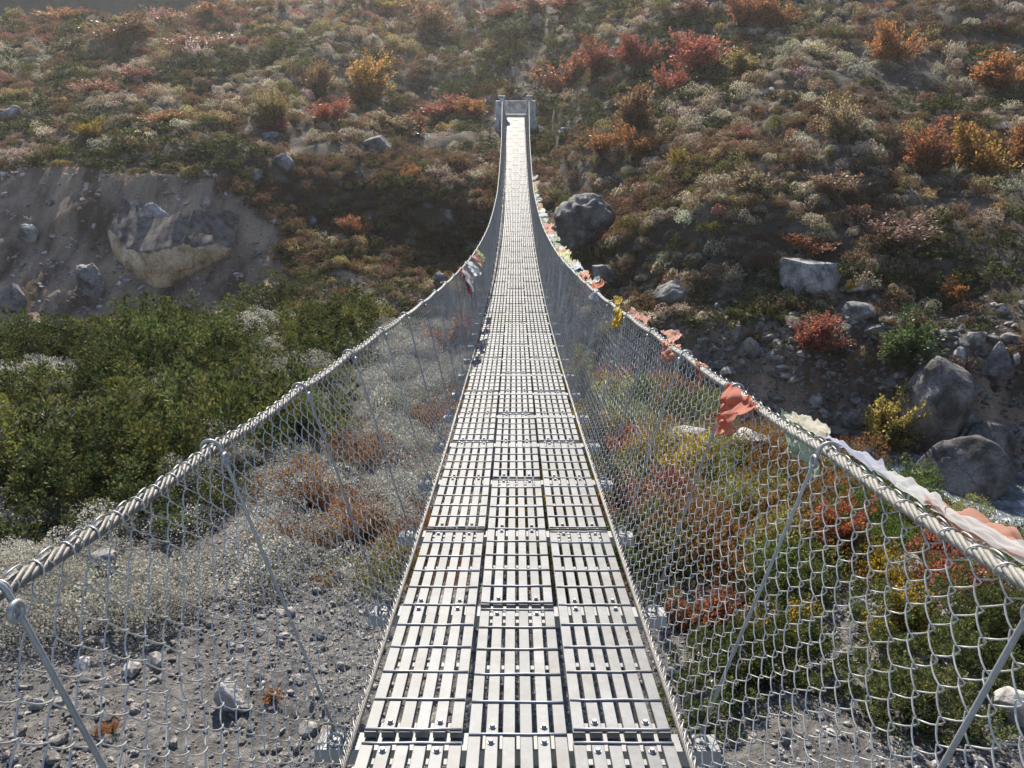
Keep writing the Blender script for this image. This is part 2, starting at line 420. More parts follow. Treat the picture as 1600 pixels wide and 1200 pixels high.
def build_terrain():
    na, nr = 430, 560
    az = np.linspace(-1.9, 1.9, na)
    # finer in front
    az = np.sign(az) * (np.abs(az) / 1.9) ** 1.25 * 1.9
    r = np.concatenate([np.geomspace(0.6, 14, 130), np.geomspace(14.1, 70, nr - 210), np.geomspace(70.5, 260, 80)])
    A, Rr = np.meshgrid(az, r, indexing='ij')
    X = np.sin(A) * Rr; Y = np.cos(A) * Rr
    Z = terrain(X, Y)
    V = np.stack([X, Y, Z], -1).reshape(-1, 3)
    idx = np.arange(na * len(r)).reshape(na, len(r))
    F = np.stack([idx[:-1, :-1], idx[:-1, 1:], idx[1:, 1:], idx[1:, :-1]], -1).reshape(-1, 4)[:, ::-1]
    me = mesh_np("terrain", V, F, True)
    x, y = V[:, 0], V[:, 1]
    d = y - toe_y(x)
    Wb = bank_w(x)
    cut = ((d > -2) & (d < Wb + 0.3)).astype(float)
    far = sstep(-1, 1, d)
    at = me.attributes.new("ground_kind", 'FLOAT_COLOR', 'POINT')
    col = np.zeros((len(V), 4), np.float32)
    col[:, 0] = cut; col[:, 1] = far; col[:, 2] = sstep(11, 7, y) * (1 - far); col[:, 3] = 1
    at.data.foreach_set("color", col.ravel())
    m, n, l = new_mat("mountain_soil")
    out = n.new("ShaderNodeOutputMaterial"); p = n.new("ShaderNodeBsdfPrincipled"); p.inputs["Roughness"].default_value = 0.95
    p.inputs["Specular IOR Level"].default_value = 0.15
    tc = n.new("ShaderNodeTexCoord"); a = n.new("ShaderNodeAttribute"); a.attribute_name = "ground_kind"
    se = n.new("ShaderNodeSeparateColor"); l.new(a.outputs["Color"], se.inputs[0])
    mp = n.new("ShaderNodeMapping"); mp.inputs["Scale"].default_value = (1.3, 0.5, 0.35); l.new(tc.outputs["Object"], mp.inputs[0])
    n1 = noise_node(n, l, 0.6, 8, 0.65, tc.outputs["Object"])
    n2 = noise_node(n, l, 0.55, 7, 0.6, mp.outputs[0])
    n3 = noise_node(n, l, 9, 8, 0.8, tc.outputs["Object"])
    soil = ramp(n, [(0.36, (0.05, 0.039, 0.028)), (0.5, (0.085, 0.067, 0.05)), (0.66, (0.17, 0.145, 0.115))]); l.new(n1.outputs["Fac"], soil.inputs[0])
    scarp = ramp(n, [(0.38, (0.10, 0.069, 0.048)), (0.47, (0.225, 0.163, 0.118)), (0.54, (0.28, 0.208, 0.152)), (0.62, (0.39, 0.285, 0.195))]); l.new(n2.outputs["Fac"], scarp.inputs[0])  # stain and gravel streaks; their contrast also paints in gully shading
    grav = ramp(n, [(0.34, (0.085, 0.078, 0.073)), (0.52, (0.175, 0.163, 0.153)), (0.7, (0.27, 0.252, 0.235))]); l.new(n3.outputs["Fac"], grav.inputs[0])
    m1 = n.new("ShaderNodeMixRGB"); l.new(se.outputs[0], m1.inputs[0]); l.new(soil.outputs[0], m1.inputs[1]); l.new(scarp.outputs[0], m1.inputs[2])
    m2 = n.new("ShaderNodeMixRGB"); l.new(se.outputs[2], m2.inputs[0]); l.new(m1.outputs[0], m2.inputs[1]); l.new(grav.outputs[0], m2.inputs[2])
    m3 = n.new("ShaderNodeMixRGB"); m3.blend_type = 'OVERLAY'; m3.inputs[0].default_value = 0.8
    l.new(m2.outputs[0], m3.inputs[1]); l.new(n3.outputs["Fac"], m3.inputs[2])
    l.new(m3.outputs[0], p.inputs["Base Color"])
    b = n.new("ShaderNodeBump"); b.inputs["Strength"].default_value = 0.8; b.inputs["Distance"].default_value = 0.12
    l.new(n3.outputs["Fac"], b.inputs["Height"]); l.new(b.outputs[0], p.inputs["Normal"])
    l.new(p.outputs[0], out.inputs["Surface"])
    o = obj("terrain", me, m)
    tag(o, kind="structure")
    return o
build_terrain()

def build_mountain():
    x = np.linspace(-420, 260, 120); s = np.linspace(0, 1, 40)
    S, X = np.meshgrid(s, x, indexing='ij')
    Y = 128 + 55 * S + 0.12 * np.abs(X + 60)
    Z = -30 + 100 * S ** 0.9 + (fbm(X * 0.02, S * 4, 71) - 0.5) * 30 * S + (fbm(X * 0.09, S * 18, 73) - .5) * 12
    V = np.stack([X, Y, Z], -1).reshape(-1, 3)
    idx = np.arange(V.shape[0]).reshape(S.shape)
    F = np.stack([idx[:-1, :-1], idx[:-1, 1:], idx[1:, 1:], idx[1:, :-1]], -1).reshape(-1, 4)
    m = rock_mat("forested_slope", (0.016, 0.02, 0.014), (0.026, 0.03, 0.02), (0.05, 0.047, 0.035), 0.04, 0.5)
    tag(obj("mountain", mesh_np("mountain", V, F, True), m), kind="structure")
build_mountain()

def build_river():
    # a ribbon of water between the two banks
    x = np.linspace(-70, 75, 220); s = np.linspace(0, 1, 24)
    XX, S = np.meshgrid(x, s, indexing='ij')
    y0 = edge_y(x) + 2.0; y1 = toe_y(x) + 0.8
    Y = y0[:, None] * (1 - S) + y1[:, None] * S
    Z = -10.22 + (fbm(XX * 1.2, Y * 1.2, 51) - 0.5) * 0.25
    V = np.stack([XX, Y, Z], -1).reshape(-1, 3)
    idx = np.arange(V.shape[0]).reshape(XX.shape)
    F = np.stack([idx[:-1, :-1], idx[1:, :-1], idx[1:, 1:], idx[:-1, 1:]], -1).reshape(-1, 4)
    m, n, l = new_mat("glacier_stream")
    out = n.new("ShaderNodeOutputMaterial"); p = n.new("ShaderNodeBsdfPrincipled")
    tc = n.new("ShaderNodeTexCoord")
    n1 = noise_node(n, l, 1.3, 7, 0.7, tc.outputs["Object"]); n2 = noise_node(n, l, 9, 4, 0.6, tc.outputs["Object"])
    r = ramp(n, [(0.42, (0.045, 0.055, 0.06)), (0.55, (0.16, 0.18, 0.19)), (0.66, (0.7, 0.72, 0.73))]); l.new(n1.outputs["Fac"], r.inputs[0])
    l.new(r.outputs[0], p.inputs["Base Color"]); p.inputs["Roughness"].default_value = 0.18
    b = n.new("ShaderNodeBump"); b.inputs["Strength"].default_value = 0.7; b.inputs["Distance"].default_value = 0.1
    l.new(n2.outputs["Fac"], b.inputs["Height"]); l.new(b.outputs[0], p.inputs["Normal"]); l.new(p.outputs[0], out.inputs["Surface"])
    tag(obj("river", mesh_np("river", V, F, True), m), kind="structure")
build_river()

# ------------------------------------------------------------------ the suspension bridge
bridge = empty("suspension_bridge", (0, 0, float(deck_z(0))))
tag(bridge, "narrow steel suspension footbridge with slatted deck and chain-link sides crossing the gorge", "footbridge")
BZ = float(deck_z(0))
def bpart(name, me, mat, loc=(0, 0, 0), rot=(0, 0, 0), parent=None):
    if parent is None:
        return obj(name, me, mat, bridge, (loc[0], loc[1], loc[2] - BZ), rot)
    return obj(name, me, mat, parent, loc, rot)

SL_W, SL_P, PAN_P, SL_H = 0.0455, 0.0632, 0.3835, 0.024
PAN_L = 1.988
BEAM0 = 0.15
FAR_END = 56.15
slat_x = (np.arange(6) - 2.5) * SL_P
bar_y = [0.012, 0.2, 0.4, 0.6, 0.8, 1.0, 1.2, 1.4, 1.6, 1.8, PAN_L - 0.012]
bolt_y = [0.055, 0.955, 1.045, PAN_L - 0.055]

def slat_mesh():
    b = MB(); b.slab(-SL_W / 2, SL_W / 2, 0, PAN_L, -SL_H, 0, 0.0016); return b.mesh("slat")
def bar_points(seed):
    r = np.random.default_rng(seed)
    x = np.linspace(-2.5 * SL_P - SL_W / 2 + 0.002, 2.5 * SL_P + SL_W / 2 - 0.002, 6)
    return np.stack([x, r.normal(0, 0.0012, 6), 0.0035 + r.normal(0, 0.0006, 6)], 1)
def bar_mesh(seed):
    b = MB(); b.tube(bar_points(seed), 0.0052, 6); return b.mesh("crossbar", True)
def bolt_mesh():
    b = MB()
    def prism(r, z0, z1, k, ch=0.0):
        a = np.arange(k) * 2 * np.pi / k
        V = np.concatenate([np.stack([np.cos(a) * r, np.sin(a) * r, np.full(k, z0)], 1),
                            np.stack([np.cos(a) * r, np.sin(a) * r, np.full(k, z1 - ch)], 1),
                            np.stack([np.cos(a) * (r - ch), np.sin(a) * (r - ch), np.full(k, z1)], 1)])
        F = []
        for i in range(k):
            j = (i + 1) % k
            F.append((i, j, j + k, i + k)); F.append((i + k, j + k, j + 2 * k, i + 2 * k))
        b.add(V, F)
        nb = b.n - k
        b.tris = getattr(b, "tris", []) + [(nb, nb + i, nb + i + 1) for i in range(1, k - 1)]
    prism(0.0145, 0.0, 0.003, 12, 0.0005)
    prism(0.0105, 0.003, 0.013, 6, 0.0018)
    return b.mesh("bolt")
SLAT = slat_mesh(); BARS = [bar_mesh(i) for i in range(4)]; BOLT = bolt_mesh()
SLAT.materials.append(M_SLAT); BOLT.materials.append(M_BAR)
for b_ in BARS: b_.materials.append(M_BAR)

def frame_mesh():
    """the pair of light cross straps under the slats that holds one panel together"""
    b = MB()
    b.slab(-2.5 * SL_P - 0.018, 2.5 * SL_P + 0.018, -0.015, 0.015, -SL_H - 0.006, -SL_H - 0.0005, 0.001)
    return b.mesh("strap")
def whole_panel(seed):
    b = MB()
    for x in slat_x: b.slab(x - SL_W / 2, x + SL_W / 2, 0, PAN_L, -SL_H, 0, 0.0016)
    for i, y in enumerate(bar_y):
        P = bar_points(seed * 13 + i) + [0, y, 0]; V, F = tube_np(P[None], 0.0052, 5); b.add(V, F)
    for y in bolt_y:
        for k in (1, 4): b.box(slat_x[k] - 0.011, slat_x[k] + 0.011, y - 0.011, y + 0.011, 0.0005, 0.011)
    return b.mesh("deck_panel")
FRAME = frame_mesh(); FRAME.materials.append(M_BEAM)
WHOLE = [whole_panel(i) for i in range(4)]
for w_ in WHOLE: w_.materials.append(M_SLAT)

def place_panel(col, y0, n):
    y1 = min(y0 + 2.0, FAR_END)
    z0, z1 = float(deck_z(y0)), float(deck_z(y1))
    ang = math.atan2(z1 - z0, y1 - y0)
    jit = random.uniform(-0.002, 0.002)
    loc = (col * PAN_P + jit, y0 + 0.006, z0 + random.uniform(-0.0015, 0.0015))
    rot = (ang, 0, random.uniform(-0.0012, 0.0012))
    if y0 > 12.0:
        bpart("deck_panel", WHOLE[n % 4], None, loc, rot); return
    p = empty("deck_panel", (loc[0], loc[1], loc[2] - BZ), rot, bridge)
    for y in (0.075, 0.5, 1.5, PAN_L - 0.075): obj("strap", FRAME, None, p, (0, y, 0))
    for k in range(6):
        s = obj("slat", SLAT, None, p, (slat_x[k] + random.uniform(-.0012, .0012), 0, random.uniform(-0.0008, 0.0008)))
    for i, y in enumerate(bar_y):
        obj("crossbar", BARS[(i * 3 + n) % 4], None, p, (0, y + random.uniform(-.002, .002), 0), (0, 0, random.uniform(-.006, .006)))
    for y in bolt_y:
        for k in (1, 4):
            obj("bolt", BOLT, None, p, (slat_x[k] + random.uniform(-.003, .003), y, 0.0004), (0, 0, random.uniform(0, 1)))
n = 0
for col, start in ((-1, BEAM0 - 2.0), (0, BEAM0 - 1.0), (1, BEAM0 - 2.0)):
    y = start
    while y < FAR_END - 0.5:
        place_panel(col, y, n); n += 1; y += 2.0

def crossbeam_mesh():
    b = MB(); L = 0.735; z = -SL_H - 0.008
    # channel: top flange and two webs, lipped ends
    b.slab(-L, L, -0.052, 0.048, z - 0.007, z, 0.001)
    b.box(-L, L, -0.052, -0.045, z - 0.06, z - 0.007)
    b.box(-L, L, 0.041, 0.048, z - 0.06, z - 0.007)
    return b.mesh("crossbeam")
def clamp_mesh():
    b = MB()
    a = np.linspace(0, np.pi, 9)
    for dy in (-0.025, 0.022):
        P = np.stack([np.cos(a) * 0.026, np.full(9, dy), np.sin(a) * 0.026], 1)
        P = np.concatenate([[[0.026, dy, -0.05]], P, [[-0.026, dy, -0.05]]])
        V, F = tube_np(P[None], 0.006, 6); b.add(V, F)
    b.slab(-0.04, 0.04, -0.04, 0.038, -0.028, -0.018, 0.002)
    return b.mesh("cable_clamp")
BEAM = crossbeam_mesh(); BEAM.materials.append(M_BEAM)
CLAMP = clamp_mesh(); CLAMP.materials.append(M_BEAM)
EDGE_X = 0.608
beam_ys = []
y = BEAM0 - 2.0
while y < FAR_END + 0.1:
    beam_ys.append(y); y += 1.0
for y in beam_ys:
    z = float(deck_z(y)); ang = math.atan(2 * 0.0037 * (y - 29.5))
    cb = bpart("crossbeam", BEAM, None, (random.uniform(-.008, .008), y, z), (ang, 0, random.uniform(-.004, .004)))
    for s in (-1, 1):
        obj("cable_clamp", CLAMP, None, cb, (s * 0.665, 0, -SL_H + 0.012))

# hand cables, deck-edge cables
H_Y = [-3, 0, 5, 6, 9.5, 13.5, 20, 29, 44, 55, 57]
H_W = [0.97, 0.97, 0.975, 0.945, 0.86, 0.775, 0.70, 0.675, 0.775, 0.90, 0.92]
_hy = np.linspace(-3, 57, 400); _hw = np.interp(_hy, H_Y, H_W)
_k = np.exp(-np.linspace(-2, 2, 25) ** 2); _k /= _k.sum()
_hw = np.convolve(np.pad(_hw, 12, mode='edge'), _k, 'valid')
def hand(Y, side):
    Y = np.asarray(Y, float)
    sag = 0.012 * np.abs(np.sin((Y - BEAM0) * np.pi)) * -1
    return np.stack([side * np.interp(Y, _hy, _hw), Y, deck_z(Y) + 1.15 + sag], -1)
def lower(Y, side):
    Y = np.asarray(Y, float)
    return np.stack([side * np.full_like(Y, EDGE_X), Y, deck_z(Y) - 0.012], -1)

def rope_mesh(name, fn, side, r, y0, y1, ysplit, lay=0.16, strands=6):
    """a wire rope: six strands laid round each other"""
    b = MB()
    ys = np.arange(y0, ysplit, 0.014)
    P = fn(ys, side); T = np.gradient(P, axis=0); T /= np.linalg.norm(T, axis=1, keepdims=True)
    A = np.cross(T, [0, 0, 1.0]); A /= np.linalg.norm(A, axis=1, keepdims=True); B = np.cross(T, A)
    S = []
    for k in range(strands):
        ph = ys / lay * 2 * np.pi * side + k * 2 * np.pi / strands
        S.append(P + 0.63 * r * (np.cos(ph)[:, None] * A + np.sin(ph)[:, None] * B))
    V, F = tube_np(np.array(S), r * 0.37, 7); b.add(V, F)
    V, F = tube_np(P[::8][None], r * 0.5, 6); b.add(V, F)
    ys = np.concatenate([np.arange(ysplit - 0.014, y1, 0.25), [y1]])
    V, F = tube_np(fn(ys, side)[None], r * 0.95, 8); b.add(V, F)
    return b.mesh(name, True)

def shifted(me):
    me.transform(Matrix.Translation((0, 0, -BZ))); return me
for s in (-1, 1):
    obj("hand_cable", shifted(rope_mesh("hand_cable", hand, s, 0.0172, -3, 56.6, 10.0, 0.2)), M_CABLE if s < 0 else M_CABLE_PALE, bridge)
    obj("deck_cable", shifted(rope_mesh("deck_cable", lower, s, 0.016, -3, 56.6, 7.0, 0.12)), M_CABLE, bridge)

# suspender rods
for y in beam_ys[1:-1]:
    for s in (-1, 1):
        top = hand(np.array([y]), s)[0]; foot = np.array([s * 0.665, y, float(deck_z(y)) - 0.02])
        d = foot - top; d /= np.linalg.norm(d)
        out_ = np.array([s * 1.0, 0, 0]); 
        side_ = np.array([-s * 1.0, 0, 0]) - d * np.dot(np.array([-s * 1.0, 0, 0]), d); side_ /= np.linalg.norm(side_)
        R = 0.029
        pts = []
        near_ = y < 8
        a0 = np.linspace(-1.25 * np.pi, 0, 13 if near_ else 5)
        off = 0.02 + random.uniform(-.01, .01)
        for a in a0:
            pts.append(top + R * (math.cos(a) * side_ + math.sin(a) * d) + np.array([0, off, 0]))
        p_in = pts[-1]
        pts.append(p_in + d * 0.05)
        for f in (0.35, 0.7, 1.0):
            q = p_in * (1 - f) + foot * f
            pts.append(q + np.array([s * 0.006 * math.sin(f * 5 + y), 0.006 * math.sin(f * 3 + y * 2), 0]))
        P = np.array(pts) - [0, 0, BZ]
        b = MB(); b.tube(P, 0.006, 8 if near_ else 4)
        o = obj("suspender_rod", b.mesh("suspender_rod", True), M_ROD, bridge)
        if y < 8:
            # eye of the hook and its bolt
            a = np.linspace(0, 2 * np.pi, 17)
            P = top - d * -0.0 + np.stack([np.cos(a) * 0.0, np.cos(a) * 0.017, np.sin(a) * 0.017], 1) + np.array([-s * 0.045, off - 0.012, -0.03]) - [0, 0, BZ]
            b = MB(); V, F = tube_np(P[None], 0.0065, 6); b.add(V, F)
            obj("eye", b.mesh("eye", True), M_ROD, o)

# chain-link netting
def net(side):
    b = MB()
    p, q = 0.05, 24                      # half mesh width in metres, half rows from top to bottom
    r_ = np.random.default_rng(5 + side)
    jy = np.arange(-2.0, 56.2, p)
    ncol = len(jy)
    node_dx = (fbm(jy[:, None] * 3 + np.zeros(q + 1), np.arange(q + 1)[None] * 0.35 + 0 * jy[:, None], 61 + side, 3) - 0.5) * 0.05 + r_.normal(0, 0.0035, (ncol, q + 1))
    node_dt = (fbm(jy[:, None] * 2.0 + np.zeros(q + 1), np.arange(q + 1)[None] * 0.3 + 0 * jy[:, None], 81 + side, 3) - 0.5) * 0.03 + r_.normal(0, 0.003, (ncol, q + 1))
    bulge = (fbm(jy[:, None] * 0.9 + np.zeros(q + 1), np.arange(q + 1)[None] * 0.12 + 0 * jy[:, None], 91 + side, 3) - 0.5) * 0.07
    tt = np.linspace(0, 1, q + 1); env = np.sin(tt * np.pi)[None, :]
    nodeY = jy[:, None] + node_dx * (0.35 + 0.65 * env)
    nodeT = np.clip(tt[None, :] + node_dt * env, -0.01, 1.0)
    top = hand(nodeY.ravel(), side).reshape(ncol, q + 1, 3); top = top + [0, 0, -0.0]
    bot = lower(nodeY.ravel(), side).reshape(ncol, q + 1, 3)
    N = top * (1 - nodeT[..., None]) + bot * nodeT[..., None]
    N[..., 0] += side * (bulge * env + 0.025 * env + np.where(tt < 0.02, 0.0, 0.0))
    N[..., 2] -= 0.02 * env * 0.5
    for (ya, yb, sub, sides, rad) in ((-2.1, 7.0, 5, 6, 0.0021), (7.0, 16.0, 2, 4, 0.0022), (16.0, 57, 1, 3, 0.0022)):
        ids = np.where((jy[:-1] >= ya) & (jy[:-1] < yb))[0]
        if not len(ids): continue
        k = np.arange(q + 1)
        par = (ids[:, None] + k[None, :]) % 2
        P = np.where(par[..., None] == 0, N[ids][:, :, :], N[ids + 1][:, :, :])
        # the two wires hook past each other
        P = P.copy()
        P[..., 1] += np.where(par == 0, -0.0065, 0.0065)
        hook = np.where(par == 0, 1, -1) * 0.0028
        P[..., 0] += hook
        if sub > 1:
            f = np.linspace(0, 1, sub + 1)[:-1]
            a = P[:, :-1, None, :]; c = P[:, 1:, None, :]
            Q = a * (1 - f)[None, None, :, None] + c * f[None, None, :, None]
            bow = np.sin(f * np.pi)[None, None, :] * r_.normal(0.004, 0.003, (len(ids), q, 1))
            Q[..., 2] -= bow
            up_ = np.where(par[:, :-1, None] == 0, 1.0, -1.0)
            Q[..., 0] += up_ * 0.0085 * np.sqrt(np.sin(f * np.pi))[None, None, :]
            Q[..., 1] -= 0.006 * np.sin(f * np.pi)[None, None, :] * (0.4 + 0.6 * (up_ > 0))
            Q = Q.reshape(len(ids), -1, 3)
            P = np.concatenate([Q, P[:, -1:, :]], 1)
        V, F = tube_np(P, rad, sides); b.add(V, F)
    # ties that bind the top row to the hand cable
    ty = jy[(jy < 12)][::2]
    for y in ty:
        near_ = y < 6
        c = hand(np.array([y + r_.normal(0, .004)]), side)[0]
        a = np.linspace(-0.3, 2 * np.pi - 0.1, 15 if near_ else 7) + r_.uniform(-.4, .4)
        lean = r_.uniform(0.02, 0.05)
        P = c + np.stack([np.cos(a) * 0.0212, (a / 6.28 - 0.5) * lean, np.sin(a) * 0.0212], 1)
        V, F = tube_np(P[None], 0.0021, 5 if near_ else 4); b.add(V, F)
        if near_:
            a2 = np.linspace(0, np.pi, 9)
            A0 = hand(np.array([y]), side)[0]; A1 = hand(np.array([y + 0.075]), side)[0]; ff = (1 - np.cos(a2)) / 2
            arc = A0 * (1 - ff)[:, None] + A1 * ff[:, None] + np.stack([-side * 0.012 * np.sin(a2) + side * .018 * ff, 0 * a2, 0.02 + 0.016 * np.sin(a2) - 0.012 * ff], 1)
            V, F = tube_np(arc[None], 0.0023, 5); b.add(V, F)
            e = P[-1]; tip = e + [side * r_.uniform(-.004, .012), r_.uniform(-.012, .012), r_.uniform(.012, .024)]
            V, F = tube_np(np.array([e, (e + tip) / 2 + [0.002, 0, 0], tip])[None], 0.0021, 5); b.add(V, F)
    # bunched selvedge along the deck edge
    for w in range(3):
        ys = np.arange(-2, 12, 0.03)
        P = lower(ys, side); ph = w * 2.1
        P[:, 0] += side * (0.012 * np.sin(ys * 40 + ph) + 0.006) + r_.normal(0, .002, len(ys)); P[:, 2] += 0.02 * np.cos(ys * 40 + ph) + r_.normal(0, .004, len(ys)) + 0.004
        V, F = tube_np(P[None], 0.0022, 4); b.add(V, F)
    o = obj("chain_link_netting", shifted(b.mesh("chain_link_netting", True)), M_WIRE, bridge)
    o["kind"] = "stuff"
for s in (-1, 1): net(s)

# far anchorage: concrete portal the cables run into
ab = empty("bridge_anchorage", (0, 56.2, -3.6))
tag(ab, "pale concrete anchorage with two posts at the far end of the footbridge", "anchorage")
def apart(name, boxes, mat=M_CONC, bev=0.03):
    bm = bmesh.new()
    for (x0, x1, y0, y1, z0, z1) in boxes:
        vs = [bm.verts.new((x, y, z)) for z in (z0, z1) for y in (y0, y1) for x in (x0, x1)]
        for f in [(0, 2, 3, 1), (4, 5, 7, 6), (0, 1, 5, 4), (2, 6, 7, 3), (0, 4, 6, 2), (1, 3, 7, 5)]:
            bm.faces.new([vs[i] for i in f])
    bmesh.ops.bevel(bm, geom=bm.edges[:], offset=bev, segments=2, affect='EDGES', profile=0.5)
    me = bpy.data.meshes.new(name); bm.to_mesh(me); bm.free()
    return obj(name, me, mat, ab)
zt = float(deck_z(56.2)) + 3.6
for s in (-1, 1):
    xs = sorted((s * 0.76, s * 1.12))
    po = apart("post", [(xs[0], xs[1], -0.25, 0.35, -0.9, zt + 1.22)])
    xs = sorted((s * 0.71, s * 1.19))
    cap = apart("cap", [(xs[0], xs[1], -0.3, 0.4, zt + 1.225, zt + 1.36)]); cap.parent = po
    xs = sorted((s * 1.125, s * 1.38))
    apart("wing_wall", [(xs[0], xs[1], -0.1, 1.0, -1.0, zt + 1.02)])
    xs = sorted((s * 1.125, s * 1.46))
    apart("footing", [(xs[0], xs[1], -0.35, 1.1, -1.2, zt - 0.15)])
apart("back_wall", [(-0.755, 0.755, 1.6, 1.95, -0.5, zt + 1.0)])
apart("threshold", [(-0.755, 0.755, 0.02, 0.6, -0.9, zt + 0.16)])
apart("landing", [(-0.755, 0.755, 0.605, 1.595, -0.9, zt + 0.1)])

# ------------------------------------------------------------------ boulders
def ico(sub):
    bm = bmesh.new(); bmesh.ops.create_icosphere(bm, subdivisions=sub, radius=1.0)
    V = np.array([v.co[:] for v in bm.verts]); F = np.array([[v.index for v in f.verts] for f in bm.faces]); bm.free()
    return V, F
ICO5 = ico(5); ICO3 = ico(3); ICO2 = ico(2)

def noise3(P, s, seed):
    return (vnoise(P[:, 0] * s + P[:, 2] * s * .7, P[:, 1] * s - P[:, 2] * s * .4, seed) + vnoise(P[:, 1] * s + 3.1, P[:, 2] * s * 1.1, seed + 1) + vnoise(P[:, 2] * s - P[:, 0] * s * .3, P[:, 0] * s + 5.7, seed + 2)) / 3 - 0.5

def rock_mesh(name, dims, seed, base=ICO5, cuts=14, angular=0.9, rough=0.085, flat_top=False):
    r = np.random.default_rng(seed)
    V = base[0].copy()
    for i in range(cuts):
        nrm = r.normal(size=3); nrm /= np.linalg.norm(nrm)
        if flat_top and i == 0: nrm = np.array([0.05, 0.1, 1.0]); nrm /= np.linalg.norm(nrm)
        dd = r.uniform(0.55, 0.85) if not (flat_top and i == 0) else 0.55
        t = V @ nrm - dd
        V = V - np.clip(t, 0, None)[:, None] * nrm * (angular if not (flat_top and i == 0) else 0.95)
    nn = V / (np.linalg.norm(V, axis=1, keepdims=True) + 1e-9)
    V = V + nn * (noise3(V, 1.7, seed)[:, None] * rough * 2.2 + noise3(V, 4.5, seed + 7)[:, None] * rough * 1.1 + noise3(V, 11, seed + 9)[:, None] * rough * 0.5)
    ridge = np.abs(noise3(V, 2.6, seed + 21)) * 2 ; crack = np.clip(0.10 - ridge, 0, 1) * 5
    V = V - nn * (crack * rough * 0.55)[:, None] + nn * (noise3(V, 24, seed + 31) * rough * 0.3)[:, None]
    lo, hi = V.min(0), V.max(0)
    V = (V - (lo + hi) / 2) / (hi - lo) * np.asarray(dims)
    V[:, 2] += dims[2] * 0.5
    me = mesh_np(name, V, base[1], True)
    return me

def boulder(px, py, w, h, label, mat=None, seed=0, depth=0.8, sink=0.4, rz=0.0, tilt=(0, 0), lift=0.0, **kw):
    X, Y, Z, D = spot(px, py)
    wm, hm = w * D / 1200.0, h * D / 1200.0
    me = rock_mesh("boulder", (wm, wm * depth, hm * (1 + sink)), seed * 7 + 3, **kw)
    o = obj("boulder", me, mat or M_ROCK, None, (X, Y + wm * depth * 0.3, Z - hm * sink + lift), (tilt[0], tilt[1], rz))
    tag(o, label, "boulder")
    return o

